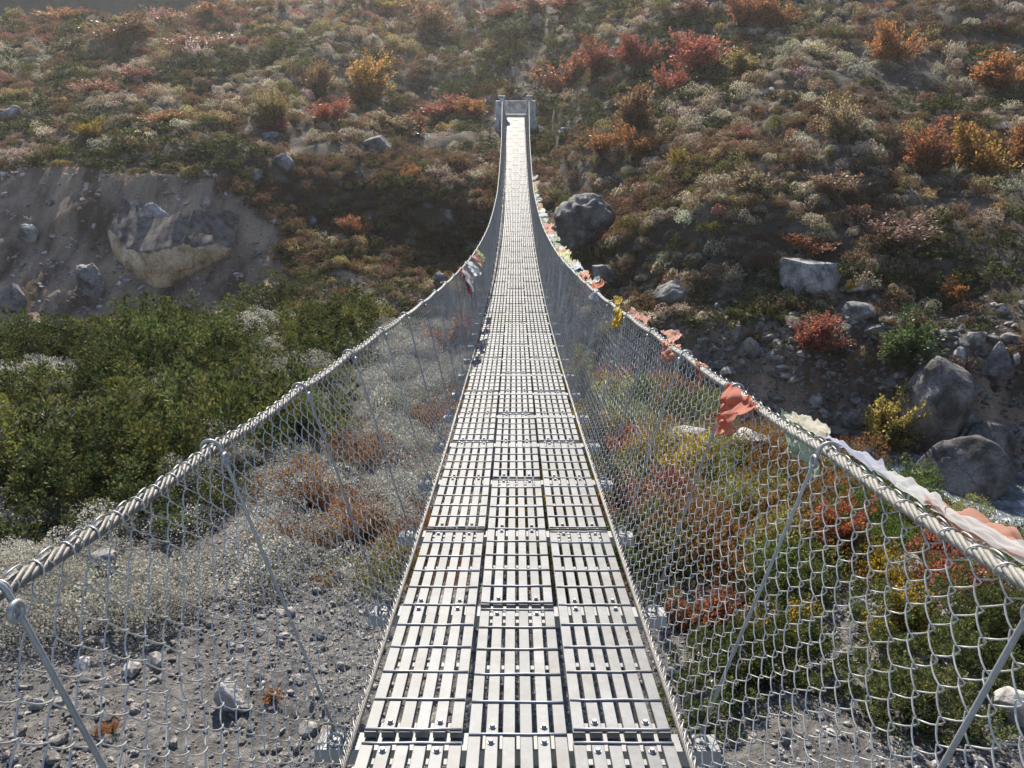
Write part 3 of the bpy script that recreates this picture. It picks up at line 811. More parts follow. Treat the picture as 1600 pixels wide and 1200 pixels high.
B = [
 # px, py(base), w, h, label, mat, seed, extras
 (912, 392, 100, 84, "large craggy grey boulder half hidden behind the prayer flags on the hand cable", M_ROCK_DARK, 1, dict(rough=0.26, cuts=26, angular=.95)),
 (950, 452, 52, 38, "small flat-topped grey boulder just below the large craggy one", M_ROCK, 2, dict(flat_top=True, angular=.85)),
 (1062, 478, 64, 38, "slanting purplish-grey slab above the dark gully right of the bridge", M_ROCK, 3, dict(cuts=10, tilt=(0, -.25))),
 (1271, 462, 98, 52, "pale block boulder with a flat sunlit top on the slope", M_ROCK_PALE, 4, dict(flat_top=True, angular=.92, rough=.05)),
 (1145, 536, 30, 28, "rounded pale stone stuck in the eroded bank, upper of two", M_ROCK, 5, {}),
 (1172, 562, 34, 36, "upright grey stone set in the eroded bank beside a rounded pale one", M_ROCK, 6, {}),
 (1345, 500, 50, 26, "flat pale slab between the rust bush and the green bush", M_ROCK_PALE, 7, dict(flat_top=True)),
 (1440, 706, 120, 150, "tall leaning grey-brown boulder behind the yellow-leaved bush", M_ROCK_DARK, 52, dict(tilt=(0.1, 0.12), depth=.9, rough=.1, cuts=7, angular=.75)),
 (1543, 728, 80, 68, "rounded brown-grey boulder behind the big one at the stream", M_ROCK_DARK, 9, dict(rough=.09, cuts=9, angular=.8)),
 (1512, 800, 160, 112, "biggest dark rounded boulder standing in the stream", M_ROCK_DARK, 10, dict(rough=.09, cuts=10, angular=.82)),
 (1556, 596, 52, 60, "angular grey boulder on the bank top near the picture's edge", M_ROCK, 11, dict(angular=.9)),
 (1500, 574, 40, 34, "pale broken stone among rubble right of the green bush", M_ROCK_PALE, 12, dict(angular=.9)),
 (1510, 668, 34, 30, "small pale stone above the brown-grey boulder by the stream", M_ROCK_PALE, 13, {}),
 (1440, 778, 50, 46, "small dark stone wedged beside the biggest stream boulder", M_ROCK_DARK, 14, {}),
 (440, 268, 36, 27, "grey-mauve boulder on the heath above the landslide's end", M_ROCK, 15, {}),
 (397, 283, 24, 18, "small grey boulder just beside the grey-mauve one", M_ROCK, 16, {}),
 (424, 222, 38, 15, "low dark boulder under the dark red bush", M_ROCK, 17, {}),
 (688, 452, 28, 26, "white-topped dark boulder beside the hand cable with the white flag", M_ROCK, 18, dict(angular=.9)),
 (487, 352, 18, 14, "small grey boulder in the brown heath below the shaded bank", M_ROCK, 19, {}),
 (702, 345, 16, 16, "lone small stone in the dark shaded bank", M_ROCK, 20, {}),
 (256, 366, 58, 48, "jagged pale boulder lying on the landslide above the ochre ledge", M_ROCK_PALE, 21, dict(angular=.95, tilt=(0, -.5), rough=.14)),
 (40, 378, 30, 26, "rounded pinkish stone stuck in the landslide", M_ROCK_PALE, 22, {}),
 (142, 468, 42, 54, "dark split boulder low on the landslide below the ochre ledge", M_ROCK, 23, dict(angular=.95, rough=.16)),
 (15, 485, 40, 40, "grey boulder at the foot of the landslide", M_ROCK, 24, {}),
 (1075, 705, 70, 32, "white boulder among the autumn shrubs seen through the netting", M_ROCK_PALE, 25, dict(flat_top=True)),
 (1170, 720, 80, 40, "long pale boulder at the rim of the shrubs seen through the netting", M_ROCK_PALE, 26, dict(flat_top=True)),
 (150, 897, 52, 28, "pinkish pale stone below the twisted hand cable", M_ROCK_PALE, 27, dict(flat_top=True)),
 (355, 1112, 48, 46, "squarish grey stone on the gravel seen through the netting", M_ROCK_PALE, 28, dict(angular=.9)),
 (52, 1112, 24, 18, "small cream stone on the gravel beside the suspender rod", M_ROCK_PALE, 29, {}),
 (1083, 1112, 30, 34, "pale stone on gravel against the dark juniper", M_ROCK_PALE, 30, {}),
 (1420, 905, 70, 22, "long white stone lying among the autumn shrubs", M_ROCK_PALE, 31, dict(flat_top=True)),
 (1500, 968, 40, 26, "white stone of the rubble patch between yellow shrubs", M_ROCK_PALE, 32, {}),
 (1590, 1130, 70, 50, "grey stone on the gravel at the picture's edge", M_ROCK_PALE, 33, {}),
 (590, 235, 46, 22, "dark low boulder on the heath near the scree mound", M_ROCK_DARK, 34, {}),
 (12, 190, 34, 24, "dark boulder on the upper terrace at the picture's edge", M_ROCK, 35, {}),
]
for i, (px, py, w, h, lab, mt, sd, kw) in enumerate(B):
    boulder(px, py, w, h, lab, mt, sd, rz=random.uniform(-.5, .5), **kw)

# ochre ledge jutting out of the landslide: a crescent of cemented earth with a tall front face
def ledge():
    u = np.linspace(0, 1, 90)
    knots = [0, .06, .2, .35, .5, .7, .85, 1]
    rx = np.interp(u, knots, [163, 176, 205, 235, 262, 300, 330, 354])
    ry = np.interp(u, knots, [360, 376, 396, 395, 389, 383, 383, 391]) + (fbm(u * 16, u * 0, 411, 3) - .5) * 8
    by = np.interp(u, knots, [374, 398, 432, 455, 443, 422, 407, 398])
    Yb = np.interp(u, knots, [spot(x_, y_)[1] for x_, y_ in zip([163, 176, 205, 235, 262, 300, 330, 354], [374, 398, 432, 455, 443, 422, 407, 398])])
    Yb = np.convolve(np.pad(Yb, 12, mode='edge'), np.ones(25) / 25, 'valid') - 0.25
    def at(px, py, Yv):
        v = (py - 600.0) / 1200.0; Dv = Yv / (CP - v * SP)
        return np.stack([(px - 800.0) / 1200.0 * Dv, Yv, -Dv * (SP + v * CP)], -1)
    rim = at(rx, ry, Yb - 0.1); foot = at(rx, by + 3, Yb + 0.15)
    sec = [rim + np.array([0, f_, f_ * 0.74 - .12 * min(1, f_)]) for f_ in (1.9, 1.4, 0.9, 0.5, 0.2)] + [rim]
    for w in np.linspace(0.06, 1, 16):
        q = rim * (1 - w) + foot * w; q[:, 1] += -0.15 * np.sin(w * np.pi); sec.append(q)
    sec += [foot + np.array([0, f_, -0.1 - f_ * .2]) for f_ in (0.5, 1.4, 2.6)]
    P = np.array(sec)
    f = fbm(P[..., 0] * 1.3, P[..., 2] * 1.1 + P[..., 1], 421, 4) - .5; g = fbm(P[..., 0] * 5, P[..., 2] * 4 + P[..., 1] * 3, 431, 3) - .5
    P[..., 1] += f * .6 + g * .2; P[..., 2] += g * .12
    idx = np.arange(P.shape[0] * 90).reshape(P.shape[0], 90)
    F = np.stack([idx[:-1, :-1], idx[1:, :-1], idx[1:, 1:], idx[:-1, 1:]], -1).reshape(-1, 4)
    org = P.reshape(-1, 3).mean(0)
    me = mesh_np("ledge", P.reshape(-1, 3) - org, F, True); me.materials.append(M_LEDGE); me.materials.append(M_DIRT)
    mi = np.zeros((P.shape[0] - 1, 89), np.int32); mi[:5] = 1       # slide dirt lies on its top
    me.polygons.foreach_set("material_index", mi.ravel())
    o = obj("ledge", me, None, None, tuple(org))
    tag(o, "ochre earth ledge with a sharp rim jutting from the landslide scar", "ledge")
ledge()

# ------------------------------------------------------------------ plants: prototypes
def leaf_quads(P, Dr, L, W, r, droop=0.0):
    """rhombic leaves at P pointing along Dr"""
    n_ = len(P)
    Dr = Dr / (np.linalg.norm(Dr, axis=1, keepdims=True) + 1e-9)
    Rn = r.normal(size=(n_, 3)); S = np.cross(Dr, Rn); S /= np.linalg.norm(S, axis=1, keepdims=True) + 1e-9
    L = np.broadcast_to(L, (n_,))[:, None]; W = np.broadcast_to(W, (n_,))[:, None]
    a = P; c = P + Dr * L + [0, 0, -droop]; m = P + Dr * L * 0.5
    V = np.stack([a, m + S * W * .5, c, m - S * W * .5], 1).reshape(-1, 3)
    F = np.arange(n_ * 4).reshape(n_, 4)
    return V, F

def twig_tubes(S, E, r0, r1, sides=3):
    P = np.stack([S, (S + E) / 2 + (E - S)[:, [1, 0, 2]] * np.array([0.06, -0.06, 0.0]), E], 1)
    R = np.stack([np.full(len(S), r0), np.full(len(S), (r0 + r1) / 2), np.full(len(S), r1)], 1)
    return tube_np(P, R, sides)

def dome_points(n_, lobes, r, R=0.5, H=0.6, shell=0.55):
    """points over an uneven cushion made of several lobes"""
    c = r.uniform(-1, 1, (lobes, 3)); c[:, 2] = r.uniform(0.0, 0.35, lobes)
    c[:, :2] *= 0.62 * R; c[:, 2] *= H; s = r.uniform(0.35, 0.62, lobes) * R
    hh = r.uniform(0.55, 1.0, lobes) * H
    k = r.integers(0, lobes, n_)
    u = r.normal(size=(n_, 3)); u[:, 2] = np.abs(u[:, 2]) * 1.1 - 0.15; u /= np.linalg.norm(u, axis=1, keepdims=True)
    rad = shell + (1 - shell) * r.random(n_) ** 0.5
    P = c[k] + u * (rad)[:, None] * np.stack([s[k], s[k], hh[k] * 0.75], 1)
    P[:, 2] = np.clip(P[:, 2], 0.0, None)
    return P, u

def cushion(name, seed, n_=420, leaf=(0.055, 0.028), lobes=7, H=0.55, up=0.7, shell=0.55, jit=0.45):
    r = np.random.default_rng(seed)
    P, u = dome_points(n_, lobes, r, 0.5, H, shell)
    d = u + [0, 0, up] + r.normal(0, jit, (n_, 3))
    s = r.uniform(0.7, 1.35, n_)
    return leaf_quads(P, d, leaf[0] * s, leaf[1] * s, r)

def plumes(seed, n_pl=46, per=46, R=0.5, H=0.55, needle=(0.05, 0.012), lean=0.9, fat=0.06):
    """juniper: many upright feathery sprays"""
    r = np.random.default_rng(seed)
    P, u = dome_points(n_pl, 6, r, R, H, 0.75)
    Vs, Fs, n0 = [], [], 0
    tips = P + 0.0
    ax = u * lean + [0, 0, 0.8] + r.normal(0, 0.25, (n_pl, 3)); ax /= np.linalg.norm(ax, axis=1, keepdims=True)
    ln = r.uniform(0.13, 0.26, n_pl)
    k = np.repeat(np.arange(n_pl), per)
    t = r.random(len(k)) ** 0.85
    rad = fat * np.sin(np.clip(t * 0.9 + 0.1, 0, 1) * np.pi) + 0.006
    th = r.normal(size=(len(k), 3)); th -= (th * ax[k]).sum(1, keepdims=True) * ax[k]; th /= np.linalg.norm(th, axis=1, keepdims=True)
    Q = P[k] + ax[k] * (t * ln[k])[:, None] + th * (rad * r.uniform(0.1, 0.9, len(k)))[:, None]
    d = ax[k] * 0.9 + th * 0.8 + r.normal(0, 0.15, (len(k), 3))
    s = r.uniform(0.7, 1.3, len(k))
    return leaf_quads(Q, d, needle[0] * s, needle[1] * s, r)

def feathery(seed, stems=80, per=42, spread=0.55, H=1.0, leaf=(0.06, 0.024), start=0.3):
    """upright deciduous bush; returns foliage and stems, unit about 1 m tall"""
    r = np.random.default_rng(seed)
    a = r.uniform(0, 2 * np.pi, stems); q = r.random(stems) ** 0.6
    base = np.stack([np.cos(a) * 0.12 * q, np.sin(a) * 0.12 * q, np.zeros(stems)], 1)
    nc = 7
    ca = r.uniform(0, 2 * np.pi, nc); cr = spread * np.sqrt(r.random(nc)) * 0.72; ch = H * r.uniform(0.45, 1.0, nc) * (1.05 - 0.4 * cr / spread); ch[0] = H
    cs = r.uniform(0.1, 0.24, nc)
    k0 = r.integers(0, nc, stems)
    tip = np.stack([np.cos(ca) * cr, np.sin(ca) * cr, ch * 0.82], 1)[k0] + r.normal(0, 1, (stems, 3)) * cs[k0][:, None] * [0.75, 0.75, 0.62]
    tip[:, 2] = np.clip(tip[:, 2], 0.12, H * 1.06)
    sv, sf = twig_tubes(base, tip, 0.008, 0.003)
    k = np.repeat(np.arange(stems), per)
    t = start + (1 - start) * r.random(len(k)) ** 0.8
    ax = (tip - base)[k]; L = np.linalg.norm(ax, axis=1, keepdims=True)
    side = r.normal(size=(len(k), 3)); side /= np.linalg.norm(side, axis=1, keepdims=True)
    off = (0.02 + 0.075 * r.random(len(k)) * (1.15 - t))
    P = base[k] + ax * t[:, None] + side * off[:, None] + [0, 0, 0]
    P[:, 2] = np.maximum(P[:, 2], 0.02)
    d = ax / L * 0.9 + side * 0.7 + r.normal(0, 0.2, (len(k), 3))
    s = r.uniform(0.6, 1.3, len(k))
    fv, ff = leaf_quads(P, d, leaf[0] * s, leaf[1] * s, r)
    return (fv, ff), (sv, sf)

def tuft(seed, n_=70, H=0.5, spread=0.35, w=0.012):
    r = np.random.default_rng(seed)
    a = r.uniform(0, 6.28, n_); q = r.random(n_)
    b = np.stack([np.cos(a) * .06 * q, np.sin(a) * .06 * q, 0 * q], 1)
    mid = b + np.stack([np.cos(a) * spread * q * .35, np.sin(a) * spread * q * .35, H * .6 * r.uniform(.6, 1, n_)], 1)
    tip = b + np.stack([np.cos(a) * spread * q, np.sin(a) * spread * q, H * (1 - .3 * q) * r.uniform(.6, 1, n_)], 1)
    s = np.stack([-np.sin(a), np.cos(a), 0 * a], 1) * w
    V = np.stack([b - s, b + s, mid + s * .7, mid - s * .7, tip + s * .1, tip - s * .1], 1).reshape(-1, 3)
    i = np.arange(n_)[:, None] * 6
    F = np.concatenate([i + [0, 1, 2, 3], i + [3, 2, 4, 5]])
    return V, F

def grow(me, seed, block):
    # one value for every spray of needles
    n_ = len(me.vertices); r = np.random.default_rng(seed)
    v = np.repeat(np.clip(r.normal(0.22, 0.34, n_ // block + 2), 0, 0.9), block)[:n_]
    a = me.attributes.new("growth_highlight", 'FLOAT', 'POINT'); a.data.foreach_set("value", v.astype(np.float32))

# ------------------------------------------------------------------ scattered cover (geometry nodes on point clouds, one object per mass)
def scatter(name, label, protos, pts, rotz, scl, idx, tint, mats, tilt=None):
    """protos: list of (V,F). pts (n,3)"""
    col = bpy.data.collections.new("source_" + name)
    for i, (V, F) in enumerate(protos):
        me = mesh_np("%s_piece" % name, V, F)
        if mats is M_NEEDLE_I: grow(me, i, 80 if 'hill' in name else 440)
        me.materials.append(mats)
        o = bpy.data.objects.new("%s_piece_%02d" % (name, i), me)
        col.objects.link(o)
    me = bpy.data.meshes.new(name)
    n_ = len(pts)
    me.vertices.add(n_); me.vertices.foreach_set("co", np.ascontiguousarray(pts, np.float32).ravel())
    rot = np.zeros((n_, 3), np.float32); rot[:, 2] = rotz
    if tilt is not None: rot[:, :2] = tilt
    a = me.attributes.new("turn", 'FLOAT_VECTOR', 'POINT'); a.data.foreach_set("vector", rot.ravel())
    scl = np.asarray(scl, np.float32)
    if scl.ndim == 1: scl = np.repeat(scl[:, None], 3, 1)
    a = me.attributes.new("size", 'FLOAT_VECTOR', 'POINT'); a.data.foreach_set("vector", np.ascontiguousarray(scl).ravel())
    a = me.attributes.new("which", 'INT', 'POINT'); a.data.foreach_set("value", np.asarray(idx, np.int32))
    t4 = np.ones((n_, 4), np.float32); t4[:, :3] = tint
    a = me.attributes.new("tint", 'FLOAT_COLOR', 'POINT'); a.data.foreach_set("color", t4.ravel())
    o = bpy.data.objects.new(name, me); C.objects.link(o)
    ng = bpy.data.node_groups.new("grow_" + name, 'GeometryNodeTree')
    ng.interface.new_socket("Geometry", in_out='INPUT', socket_type='NodeSocketGeometry')
    ng.interface.new_socket("Geometry", in_out='OUTPUT', socket_type='NodeSocketGeometry')
    N, L = ng.nodes, ng.links
    gi = N.new("NodeGroupInput"); go = N.new("NodeGroupOutput")
    ci = N.new("GeometryNodeCollectionInfo"); ci.inputs["Collection"].default_value = col
    ci.inputs["Separate Children"].default_value = True; ci.inputs["Reset Children"].default_value = True
    ip = N.new("GeometryNodeInstanceOnPoints"); ip.inputs["Pick Instance"].default_value = True
    def named(nm, dt):
        q = N.new("GeometryNodeInputNamedAttribute"); q.data_type = dt; q.inputs["Name"].default_value = nm; return q.outputs["Attribute"]
    L.new(gi.outputs[0], ip.inputs["Points"]); L.new(ci.outputs[0], ip.inputs["Instance"])
    L.new(named("which", 'INT'), ip.inputs["Instance Index"])
    L.new(named("turn", 'FLOAT_VECTOR'), ip.inputs["Rotation"]); L.new(named("size", 'FLOAT_VECTOR'), ip.inputs["Scale"])
    L.new(ip.outputs[0], go.inputs[0])
    md = o.modifiers.new("scatter", 'NODES'); md.node_group = ng
    tag(o, label, kind="stuff")
    return o

def pick(weights, r):
    """weights (n,k) -> index"""
    w = np.cumsum(weights / weights.sum(1, keepdims=True), 1)
    return (r.random((len(w), 1)) > w).sum(1)

def poly_mask(px, py, poly):
    inside = np.zeros(len(px), bool); j = len(poly) - 1
    for i in range(len(poly)):
        xi, yi = poly[i]; xj, yj = poly[j]
        c = ((yi > py) != (yj > py)) & (px < (xj - xi) * (py - yi) / (yj - yi + 1e-9) + xi)
        inside ^= c; j = i
    return inside

SILVER = np.array([0.37, 0.315, 0.23]); HEATH = np.array([0.15, 0.095, 0.06]); STRAW = np.array([0.30, 0.23, 0.11])
JUN = np.array([0.042, 0.052, 0.017]); OLIVE = np.array([0.115, 0.115, 0.04]); RED = np.array([0.27, 0.088, 0.058]); ORANGE = np.array([0.33, 0.155, 0.058])
YELLOW = np.array([0.42, 0.29, 0.04]); PINK = np.array([0.28, 0.135, 0.095]); GREEN = np.array([0.075, 0.105, 0.026])
WHITE = np.array([0.50, 0.48, 0.41])

cush = [cushion("c", 100 + i, 850, (0.058, 0.036), 5, 0.6, 0.6, shell=.8, jit=.35) for i in range(4)]
cush.append(feathery(120, 60, 12, 0.55, 0.7, (0.08, 0.034), 0.25)[0])
cush.append(tuft(121, 150, 0.6, 0.5, 0.012))
jun_far = [plumes(200 + i, 30, 20, 0.55, 0.42, (0.08, 0.036)) for i in range(5)]
def far_cover():
    r = np.random.default_rng(12)
    # even cover of the slope, a little sparser with distance
    pts = []
    for ya, yb, sp in ((18, 40, 0.56), (40, 62, 0.66), (62, 95, 0.85), (95, 150, 1.2)):
        xs = np.arange(-0.78 * yb - 6, 0.80 * yb + 6, sp); ys = np.arange(ya, yb, sp)
        X, Y = np.meshgrid(xs, ys); X = X.ravel(); Y = Y.ravel()
        X = X + r.uniform(-.6, .6, len(X)) * sp; Y = Y + r.uniform(-.6, .6, len(Y)) * sp
        k = np.abs(X) < 0.74 * Y + 5
        pts.append(np.stack([X[k], Y[k], np.full(k.sum(), sp)], 1))
    for x0, x1, y0, y1 in ((-14, -1.3, 35.5, 45), (1.4, 15, 25, 37)):      # steep shaded pockets are thickly grown too
        q = 1500; pts.append(np.stack([r.uniform(x0, x1, q), r.uniform(y0, y1, q), np.full(q, 0.5)], 1))
    P = np.concatenate(pts); X, Y, SPC = P.T
    d = Y - toe_y(X)
    Wb = bank_w(X)
    scar = (X < -11.5 + (fbm(Y * .4, X * .4, 4) - .5) * 3) & (d < Wb - 0.1 + (fbm(X * .5, Y * .1, 6) - .5) * 2)
    raw = (X > 3.5) & (d < Wb - 0.6)
    keep = (d > 0.6) & ~scar & ~raw
    keep &= ~((np.abs(X) < 1.9) & (Y > 53) & (Y < 62)) & ~((np.abs(X) < 1.25) & (Y > 44) & (Y < 57))
    bare = fbm(X * 0.16, Y * 0.16, 131, 4)
    keep &= ~((bare > 0.66) & (r.random(len(X)) < 0.5))
    # scree mound and worn path by the anchorage
    keep &= ~((((X + 4.8) / 2.8) ** 2 + ((Y - 53.5) / 2.2) ** 2 < 1) & (r.random(len(X)) < 0.85))
    keep &= ~((np.abs(X - 0.2 - 0.12 * (Y - 58) + 0.8 * np.sin(Y * .4)) < 0.7) & (Y > 56))
    X, Y, SPC = X[keep], Y[keep], SPC[keep]
    Z = terrain(X, Y)
    n1 = fbm(X * 0.13, Y * 0.2, 141, 4); n2 = fbm(X * 0.1, Y * 0.16, 151, 4); n3 = fbm(X * 0.3, Y * 0.3, 161, 3); n4 = fbm(X * 0.09, Y * 0.13, 171, 3)
    left = 1 - sstep(-12, 2, X)
    n5 = fbm(X * 0.11, Y * 0.17, 181, 3); n6 = sstep(0.36, 0.6, n5)
    high = sstep(50, 64, Y)
    gully = ((X > -13) & (X < -1.2) & (Y > 34) & (Y < 43)).astype(float)
    w = np.stack([
        np.clip(0.5 + (n3 - .5) * 2.4, 0.05, 2) * (1 - .35 * gully) * (0.25 + 1.0 * n6),          # silver
        np.clip(0.55 + (n1 - .5) * 2.0, 0.05, 2) + 0.6 * gully,                 # heath
        np.clip((n2 - 0.47) * 14, 0.03, 4) + 0.35 * gully,                         # juniper
        np.clip(0.10 + (n4 - .5) * 2.5, 0.02, 2) * (0.6 + 0.9 * left * high),     # straw
        np.clip((n1 - 0.52) * 5, 0.0, 2) * (0.15 + 2.2 * left * high),            # red / pink
        np.clip(0.12 + (n4 - .5), 0.03, 1),                                        # olive
    ], 1)
    kind = pick(w, r)
    base = np.stack([SILVER, HEATH, JUN, STRAW, PINK, OLIVE])[kind]
    base = base * r.uniform(0.72, 1.3, (len(X), 1)) * (1 + r.normal(0, 0.06, (len(X), 3)))
    mixk = (r.random(len(X)) < 0.35)[:, None]
    base = np.where(mixk & (kind != 2)[:, None], base * 0.6 + HEATH * 0.4, base)
    s = SPC * (0.75 + 1.5 * r.random(len(X)) ** 1.6) * np.where(kind == 2, 1.35, 1.0)
    hz = r.uniform(0.6, 1.1, len(X)) * np.where(kind == 2, 0.7, 1.0)
    S3 = np.stack([s, s, s * hz], 1)
    tint = np.clip(base, 0.005, 0.8)
    j = kind == 2
    Pz = np.stack([X, Y, Z - 0.06 * s], 1)
    scatter("hillside_scrub", "low silvery and russet scrub covering the far hillside", cush, Pz[~j], r.uniform(0, 6.28, (~j).sum()), S3[~j], np.array([0, 1, 2, 3, 0, 1, 2, 3, 4, 4, 5])[r.integers(0, 11, (~j).sum())], tint[~j], M_LEAF_I)
    scatter("hillside_juniper", "dark green mats of creeping juniper over the far hillside", jun_far, Pz[j], r.uniform(0, 6.28, j.sum()), S3[j], r.integers(0, 5, j.sum()), tint[j], M_NEEDLE_I)
far_cover()

# near bank
jun_near = [plumes(300 + i, 44, 110, 0.55, 0.66, (0.034, 0.019), fat=0.085) for i in range(5)]
silv_near = [cushion("s", 400 + i, 2300, (0.027, 0.019), 8, 0.55, 0.4, shell=.7, jit=.4) for i in range(4)]
aut_near = [cushion("a", 430 + i, 2300, (0.031, 0.02), 8, 0.65, 0.7, shell=.65) for i in range(4)]
def project(X, Y, Z):
    D = Y * CP - Z * SP; v = -(Y * SP + Z * CP)
    return 800 + 1200 * (X / D + 0.0042), 600 + 1200 * v / D
def near_cover():
    r = np.random.default_rng(22)
    sp = 0.30
    xs = np.arange(-17, 16, sp); ys = np.arange(2.0, 24, sp)
    X, Y = np.meshgrid(xs, ys); X = X.ravel() + r.uniform(-.5, .5, X.size) * sp; Y = Y.ravel() + r.uniform(-.5, .5, Y.size) * sp
    Z = terrain(X, Y); e = edge_y(X)
    ok = (Y < e + 3.0)
    X, Y, Z, e = X[ok], Y[ok], Z[ok], e[ok]
    n1 = fbm(X * .5, Y * .5, 501, 3); n2 = fbm(X * .8, Y * .8, 507, 3); n3 = fbm(X * .35, Y * .35, 513, 3)
    # where each plant community grows on the bank
    jl = (X < -3.4 + (n1 - .5) * 2.5) & (Y > 8.5 - 0.08 * (X + 4) + (n1 - .5) * 1.6) & (Y < e + 2.5)
    sv = (X < 0.6) & (Y > 6.1 + (n1 - .5) * 1.6 + 0.05 * X) & ~jl & (Y < e + 2.5)
    rt = (X > 0.2) & (Y > 5.3 + (n1 - .5) * 1.6 + 0.25 * np.clip(X - 3.5, 0, 9)) & (Y < e + np.where(X > 4, 0.3, 2.0))
    jr = (X > 1.3) & (X < 6.2) & (Y > 4.5 + (n2 - .5) * 1.2) & (Y < 6.4 + (n1 - .5) * 1.2)
    rub = (((X - 4.9) / 0.5) ** 2 + ((Y - 6.9) / 0.6) ** 2 < 1)
    rt &= ~rub; jr &= ~rub
    u = r.random(len(X))
    # juniper thicket
    m = jl & (u < 0.115) & (n2 < 0.68)
    k = m.sum(); s = r.uniform(0.7, 2.3, k) * np.where(X[m] < -7.0, 0.9, 1.0)
    t = (JUN * 2.2)[None] * r.uniform(0.7, 1.45, (k, 1)) * np.where(r.random((k, 1)) < .3, np.array([[1.5, 1.25, 0.9]]), 1.0)
    mj = jr & (u < 0.35); kj = mj.sum()
    allp = np.concatenate([np.stack([X[m], Y[m], Z[m] - .03], 1), np.stack([X[mj], Y[mj], Z[mj] - .05], 1)])
    s = np.concatenate([s, r.uniform(0.5, 0.85, kj)])
    t = np.concatenate([t, (JUN * 2.0)[None] * r.uniform(.8, 1.4, (kj, 1))])
    n_ = len(allp)
    scatter("juniper_thicket", "dense dark green juniper thicket on the near bank", jun_near, allp, r.uniform(0, 6.28, n_), np.stack([s, s, s * r.uniform(.65, 1.15, n_)], 1), r.integers(0, 5, n_), t, M_NEEDLE_I, r.normal(0, .12, (n_, 2)))
    # silver-leaved scrub, also poking through the junipers
    m = (sv & (u > 0.55)) | (jl & (u > 0.966)) | (jl & (n2 >= 0.66) & (u > .7))
    k = m.sum(); s = r.uniform(0.35, 1.15, k)
    kind = pick(np.stack([np.full(k, 1.2), (np.clip((n1[m] - .42) * 5, 0, 2) + 1.3 * np.exp(-((X[m] + 1.9) / 1.0) ** 2 - ((Y[m] - 8.3) / 1.5) ** 2)) * (X[m] > -4.5), np.clip((n2[m] - .5) * 4, 0, 2) * 0.6], 1), r)
    t = np.stack([WHITE * 0.8, np.array([0.23, 0.115, 0.05]), OLIVE * 1.3])[kind] * r.uniform(.65, 1.25, (k, 1))
    scatter("silver_scrub", "silvery small-leaved scrub under the netting on the near bank", silv_near, np.stack([X[m], Y[m], Z[m] - .03 + .35 * jl[m]], 1), r.uniform(0, 6.28, k), np.stack([s, s, s * r.uniform(.6, 1.0, k)], 1), r.integers(0, 4, k), t, M_LEAF_I)
    # autumn shrubs on the other side
    m = rt & ~jr & (u > np.where(Y < 9, 0.36, 0.5))
    k = m.sum(); s = r.uniform(0.4, 1.2, k)
    kind = pick(np.stack([np.full(k, .9) * np.clip((n3[m] - .3) * 3, .1, 2), np.clip((n1[m] - .47) * 4, 0.05, .8), np.clip((n2[m] - .5) * 6, 0.03, 2) * .4, np.clip((n2[m] - .45) * 5, 0.05, 2) * .6, np.full(k, .75)], 1), r)
    t = np.stack([GREEN * 1.15, np.array([0.20, 0.105, 0.045]), RED, YELLOW * .85, OLIVE * 1.7])[kind] * r.uniform(.7, 1.3, (k, 1))
    scatter("autumn_scrub", "green, rust and yellow autumn scrub under the netting on the near bank", aut_near, np.stack([X[m], Y[m], Z[m] - .04], 1), r.uniform(0, 6.28, k), np.stack([s, s, s * r.uniform(.65, 1.1, k)], 1), r.integers(0, 4, k), t, M_LEAF_I)
near_cover()

